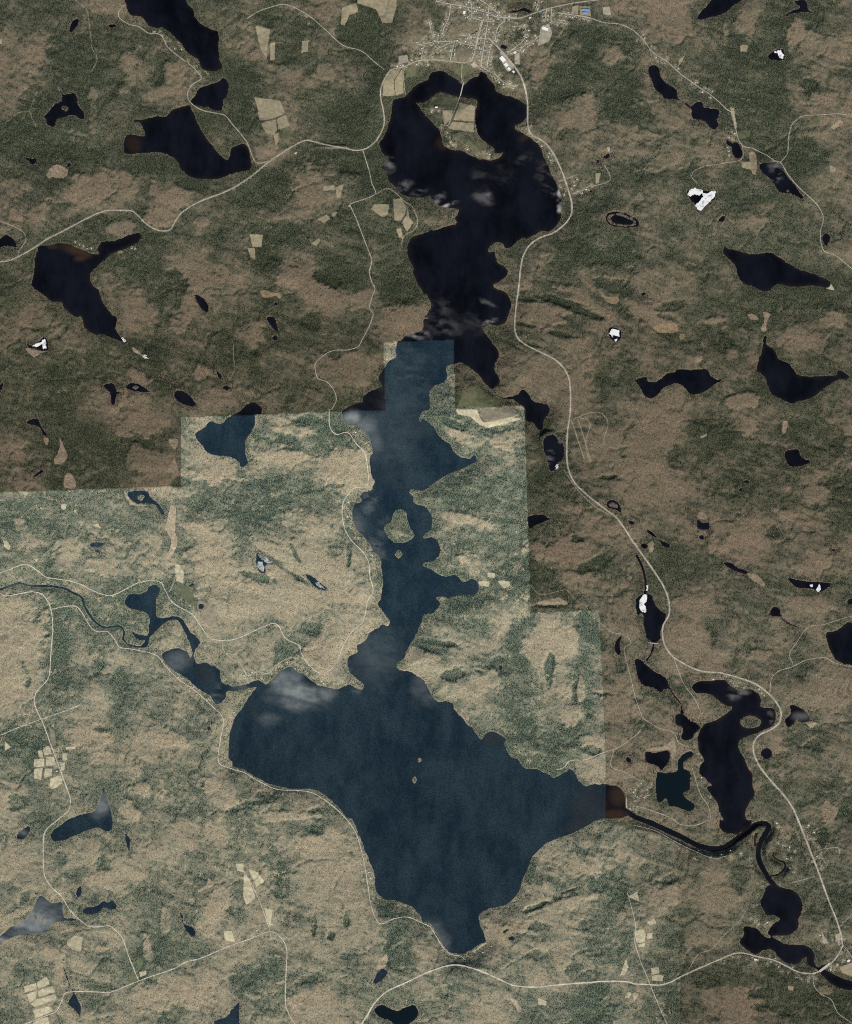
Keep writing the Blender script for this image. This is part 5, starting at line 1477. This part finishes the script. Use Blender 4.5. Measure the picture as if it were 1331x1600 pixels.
# the further small roofs of village and shores, too many to list one by one
if spare:
    bm = bmesh.new()
    slots = []
    for x, y, a, grp, label in spare:
        src = random.choice(variants)
        b0 = len(bm.verts)
        f0 = len(bm.faces)
        bm.from_mesh(src)
        bm.verts.ensure_lookup_table(); bm.faces.ensure_lookup_table()
        ca, sa, z0 = math.cos(a), math.sin(a), float(sample(SURF, x, y)) + .8
        for v in bm.verts[b0:]:
            vx, vy = v.co.x, v.co.y
            v.co = Vector((x + vx * ca - vy * sa, y + vx * sa + vy * ca, v.co.z + z0))
        for f in bm.faces[f0:]:
            for mt in (src.materials[f.material_index],):
                if mt not in slots:
                    slots.append(mt)
                f.material_index = slots.index(mt)
    me = bpy.data.meshes.new('scattered_roofs')
    bm.to_mesh(me)
    bm.free()
    for mt in slots:
        me.materials.append(mt)
    link('scattered_roofs', me, 'crowd of further tiny roofs packed between village streets and along the shores', 'stuff', cat='roofs')


def box(bm, x0, x1, y0, y1, z0, z1):
    v = [bm.verts.new(p) for p in ((x0, y0, z0), (x1, y0, z0), (x1, y1, z0), (x0, y1, z0), (x0, y0, z1), (x1, y0, z1), (x1, y1, z1), (x0, y1, z1))]
    for f in ((3, 2, 1, 0), (4, 5, 6, 7), (0, 1, 5, 4), (1, 2, 6, 5), (2, 3, 7, 6), (3, 0, 4, 7)):
        bm.faces.new([v[i] for i in f])


def part(name, mat, parent, fill):
    bm = bmesh.new()
    fill(bm)
    me = bpy.data.meshes.new(name)
    bm.to_mesh(me)
    bm.free()
    me.materials.append(mat)
    o = bpy.data.objects.new(name, me)
    col.objects.link(o)
    o.parent = parent
    return o


def empty(name, loc, rz, label, cat, group=None):
    o = bpy.data.objects.new(name, None)
    col.objects.link(o)
    o.location = loc
    o.rotation_euler = (0, 0, rz)
    o['label'], o['category'] = label, cat
    if group:
        o['group'] = group
    return o


def at(key, x, y):
    X, Y = ground(*sheet(key, x, y))
    return X, Y, float(sample(SURF, X, Y)) + 1.5


def flat_building(name, pos, L, W, h, rz, label, roof, units=3):
    t = empty(name, pos, rz, label, 'building')
    part('wall', MAT_WALLS[0], t, lambda bm: box(bm, -L/2, L/2, -W/2, W/2, -6, h))
    rf = part('roof', roof, t, lambda bm: box(bm, -L/2 + .8, L/2 - .8, -W/2 + .8, W/2 - .8, h + .003, h + .5))

    def rim(bm):
        for s in (-1, 1):
            box(bm, -L/2 - .3, L/2 + .3, s * (W/2 - .25) - .55, s * (W/2 - .25) + .55, h + .004, h + 1.3)
            box(bm, s * (L/2 - .25) - .55, s * (L/2 - .25) + .55, -W/2 + .9, W/2 - .9, h + .004, h + 1.28)
    part('parapet', MAT_TRIM, t, rim)
    for i in range(units):
        ux = -L * .3 + i * L * .3
        part('rooftop_unit', MAT_TRIM, rf, lambda bm, ux=ux: box(bm, ux - 2.5, ux + 2.5, -2, 2.5, h + .5, h + 2.8))
    part('entrance_canopy', MAT_TRIM, t, lambda bm: box(bm, -L * .12, L * .12, -W/2 - 4, -W/2 - .01, 3.5, 4.1))
    return t


def shed(name, pos, L, W, h, r, rz, label, roof, wall=None):
    t = empty(name, pos, rz, label, 'shed')
    part('wall', wall or MAT_WALLS[2], t, lambda bm: box(bm, -L/2, L/2, -W/2, W/2, -6, h))

    def rf(bm):
        e = 1.0
        for s in (-1, 1):
            P = [(-L/2 - e, 0, h + r), (L/2 + e, 0, h + r), (L/2 + e, s * (W/2 + e), h - .1), (-L/2 - e, s * (W/2 + e), h - .1)]
            lo = [bm.verts.new(p) for p in P]
            hi = [bm.verts.new((p[0], p[1], p[2] + .5)) for p in P]
            bm.faces.new(lo); bm.faces.new(hi[::-1])
            for i in range(4):
                bm.faces.new([lo[i], lo[(i + 1) % 4], hi[(i + 1) % 4], hi[i]])
        bmesh.ops.recalc_face_normals(bm, faces=bm.faces[:])
    part('roof', roof, t, rf)
    part('ridge_cap', MAT_TRIM, t, lambda bm: box(bm, -L/2 - 1, L/2 + 1, -.6, .6, h + r + .3, h + r + .9))
    part('door', MAT_TRIM, t, lambda bm: box(bm, L/2 + .01, L/2 + .25, -2.5, 2.5, 0, 4.2))
    return t


WHITE = MAT_ROOFS[4]
rd = math.atan2(-(590 - 380), 680 - 490)
flat_building('store', at('V', 578, 522), 95, 62, 9, rd, 'large white flat-roofed store nearest the village in the roadside lot', WHITE)
flat_building('store', at('V', 608, 572), 62, 48, 8, rd, 'white flat-roofed store in the middle of the roadside lot', WHITE, 2)
flat_building('store', at('V', 634, 606), 55, 34, 7, rd, 'smaller white flat-roofed store at the southern end of the roadside lot', WHITE, 2)
flat_building('school', at('V', 945, 258), 92, 44, 9, -.35, 'large white-roofed school on the oval sandy hilltop lot', WHITE)
flat_building('school', at('V', 930, 238), 34, 26, 7, -.35, 'smaller blue-grey roofed block behind the white-roofed school', MAT_TRIM, 1)
flat_building('hall', at('V', 246, 118), 36, 52, 9, -.2, 'white-roofed hall at the north-western end of the village', WHITE, 2)
flat_building('workshop', at('V', 684, 466), 44, 28, 7, .5, 'white-roofed workshop across the highway from the stores', WHITE, 1)
flat_building('workshop', at('V', 672, 632), 36, 30, 7, rd, 'white-roofed workshop beside the highway south of the stores', WHITE, 1)
flat_building('motel', at('V', 815, 165), 34, 20, 5, .3, 'white-roofed low building at the bend of the eastern street', WHITE, 1)
shed('shed', at('20', 990, 67), 128, 26, 6, 4, -.03, 'northern of the two long blue-roofed sheds east of the village', MAT_ROOFS[6])
shed('shed', at('20', 996, 86), 112, 24, 6, 4, -.03, 'southern of the two long blue-roofed sheds east of the village', MAT_ROOFS[6])
shed('shed', at('V', 905, 110), 42, 24, 5, 3, .3, 'small blue-roofed shed on the street out of the village', MAT_ROOFS[6])
shed('barn', at('30', 1252, 765), 34, 22, 7, 6, .6, 'red-roofed barn in the clearing near the upper right edge', MAT_ROOFS[5], MAT_WALLS[0])
shed('barn', at('22', 928, 22), 26, 20, 6, 4, .2, 'small red-roofed barn beside the gravel runs at the highway', MAT_ROOFS[5])
shed('barn', at('10', 520, 938), 40, 22, 6, 4, .5, 'pale-roofed barn just below the two-lane road west of the northern basin', MAT_ROOFS[0])
shed('barn', at('11', 848, 8), 30, 20, 6, 4, .4, 'pale-roofed barn at the start of the thin western road', MAT_ROOFS[0])
shed('barn', at('34', 1304, 860), 42, 26, 7, 4, .6, 'white-roofed barn below the southern highway fork', WHITE)
shed('barn', at('34', 740, 855), 46, 26, 6, 4, -.2, 'white-roofed long barn beside the southern highway', WHITE)
shed('barn', at('03', 352, 957), 32, 22, 6, 4, .3, 'green-grey roofed barn beside the divided cream fields', MAT_TRIM)
shed('barn', at('20', 82, 660), 38, 20, 6, 4, .1, 'white-roofed barn on the western side of the farmed island', WHITE)


def bridge(p0, p1, w, label, z=None):
    a, b = np.array(p0[:2]), np.array(p1[:2])
    L = float(np.linalg.norm(b - a))
    mid = (a + b) / 2
    lv = float(max(sample(SURF, *a), sample(SURF, *b), sample(SURF, *mid))) + (z or 2.4)
    t = empty('bridge', (mid[0], mid[1], lv), math.atan2(b[1] - a[1], b[0] - a[0]), label, 'bridge')
    part('deck', MAT_CONCRETE, t, lambda bm: box(bm, -L/2, L/2, -w/2, w/2, 0.9, 2.0))
    for s in (-1, 1):
        part('railing', MAT_TRIM, t, lambda bm, s=s: box(bm, -L/2, L/2, s * w/2 - .3, s * w/2 + .3, 2.003, 3.1))
    n = max(2, int(L / 30))
    for i in range(n):
        x = -L/2 + L * (i + .5) / n
        part('pier', MAT_CONCRETE, t, lambda bm, x=x: box(bm, x - 1.2, x + 1.2, -w * .4, w * .4, -18, .899))
    return t


bridge(at('20', 248, 506), at('20', 228, 588), 15, 'long pale bridge linking the village shore to the farmed island')
bridge(at('34', 1192, 878), at('34', 1128, 928), 36, 'wide pale highway bridge over the twin-basin lake outlet')
bridge(at('33', 145, 178), at('33', 85, 172), 13, 'short bridge over the creek at the highway curve')

# ---------------------------------------------------------------- forest: uncountable crowns
HS = H


def forest(name, label, step, prob, hmin, hmax, rad, mat, shape, zoff):
    x = np.arange(-6950, 6951, step)
    y = np.arange(-8250, 8251, step)
    X, Y = np.meshgrid(x, y)
    X = (X + rng.uniform(-.5, .5, X.shape) * step).ravel()
    Y = (Y + rng.uniform(-.5, .5, Y.shape) * step).ravel()
    p = prob(X, Y)
    keep = (rng.random(len(X)) < p) & (sample(SD, X, Y) > 4) & (sample(CLEAR, X, Y) > 3)
    X, Y = X[keep], Y[keep]
    n = len(X)
    co = np.stack([X, Y, sample(H, X, Y) + zoff], axis=1).astype(np.float32)
    me = bpy.data.meshes.new(name)
    me.vertices.add(n)
    me.vertices.foreach_set('co', co.ravel())
    r = rng.uniform(rad[0], rad[1], n)
    hh = rng.uniform(hmin, hmax, n)
    sc = np.stack([r, r, hh], axis=1).astype(np.float32)
    me.attributes.new('size', 'FLOAT_VECTOR', 'POINT').data.foreach_set('vector', sc.ravel())
    me.attributes.new('pale', 'FLOAT', 'POINT').data.foreach_set('value', sample(pale, X, Y).astype(np.float32))
    me.attributes.new('tone', 'FLOAT', 'POINT').data.foreach_set('value', rng.random(n).astype(np.float32))
    me.attributes.new('turn', 'FLOAT', 'POINT').data.foreach_set('value', rng.uniform(0, 6.28, n).astype(np.float32))
    o = link(name, me, label, 'stuff', cat='forest')
    nt = bpy.data.node_groups.new(name + '_crowns', 'GeometryNodeTree')
    nt.interface.new_socket('Geometry', in_out='INPUT', socket_type='NodeSocketGeometry')
    nt.interface.new_socket('Geometry', in_out='OUTPUT', socket_type='NodeSocketGeometry')
    gi, go = nt.nodes.new('NodeGroupInput'), nt.nodes.new('NodeGroupOutput')
    iop = nt.nodes.new('GeometryNodeInstanceOnPoints')
    if shape == 'cone':
        c = nt.nodes.new('GeometryNodeMeshCone')
        c.inputs['Vertices'].default_value = 6
        c.inputs['Radius Top'].default_value = 0.08
        c.inputs['Radius Bottom'].default_value = 1.0
        c.inputs['Depth'].default_value = 1.0
    else:
        c = nt.nodes.new('GeometryNodeMeshIcoSphere')
        c.inputs['Subdivisions'].default_value = 1
        c.inputs['Radius'].default_value = 1.0
    sm = nt.nodes.new('GeometryNodeSetMaterial')
    sm.inputs['Material'].default_value = mat
    nt.links.new(c.outputs[0], sm.inputs[0])
    a1 = nt.nodes.new('GeometryNodeInputNamedAttribute'); a1.data_type = 'FLOAT_VECTOR'; a1.inputs['Name'].default_value = 'size'
    a2 = nt.nodes.new('GeometryNodeInputNamedAttribute'); a2.data_type = 'FLOAT'; a2.inputs['Name'].default_value = 'turn'
    cx = nt.nodes.new('ShaderNodeCombineXYZ')
    nt.links.new(a2.outputs[0], cx.inputs[2])
    nt.links.new(gi.outputs[0], iop.inputs['Points'])
    nt.links.new(sm.outputs[0], iop.inputs['Instance'])
    nt.links.new(a1.outputs[0], iop.inputs['Scale'])
    nt.links.new(cx.outputs[0], iop.inputs['Rotation'])
    nt.links.new(iop.outputs[0], go.inputs[0])
    mod = o.modifiers.new('crowns', 'NODES')
    mod.node_group = nt
    print(name, n)
    return o


vill = lambda X, Y: 1 - 0.55 * sample(village_w, X, Y)
forest('conifer_forest', 'dark green spruce and pine crowns crowding the slopes between the lakes', 14.0,
       lambda X, Y: np.clip(1.5 * (sample(cover, X, Y) - .22) + .35 * sample(lake_edge, X, Y), .03, .92) * vill(X, Y), 10, 19, (3.8, 7.0), MAT_CONIFER, 'cone', -1.0)
forest('hardwood_forest', 'grey-brown leafless hardwood crowns covering the open slopes', 19.0,
       lambda X, Y: np.clip(.75 - .8 * sample(cover, X, Y), .05, .7) * vill(X, Y), 4, 7, (4.0, 7.0), MAT_HARDWOOD, 'ico', 1.0)
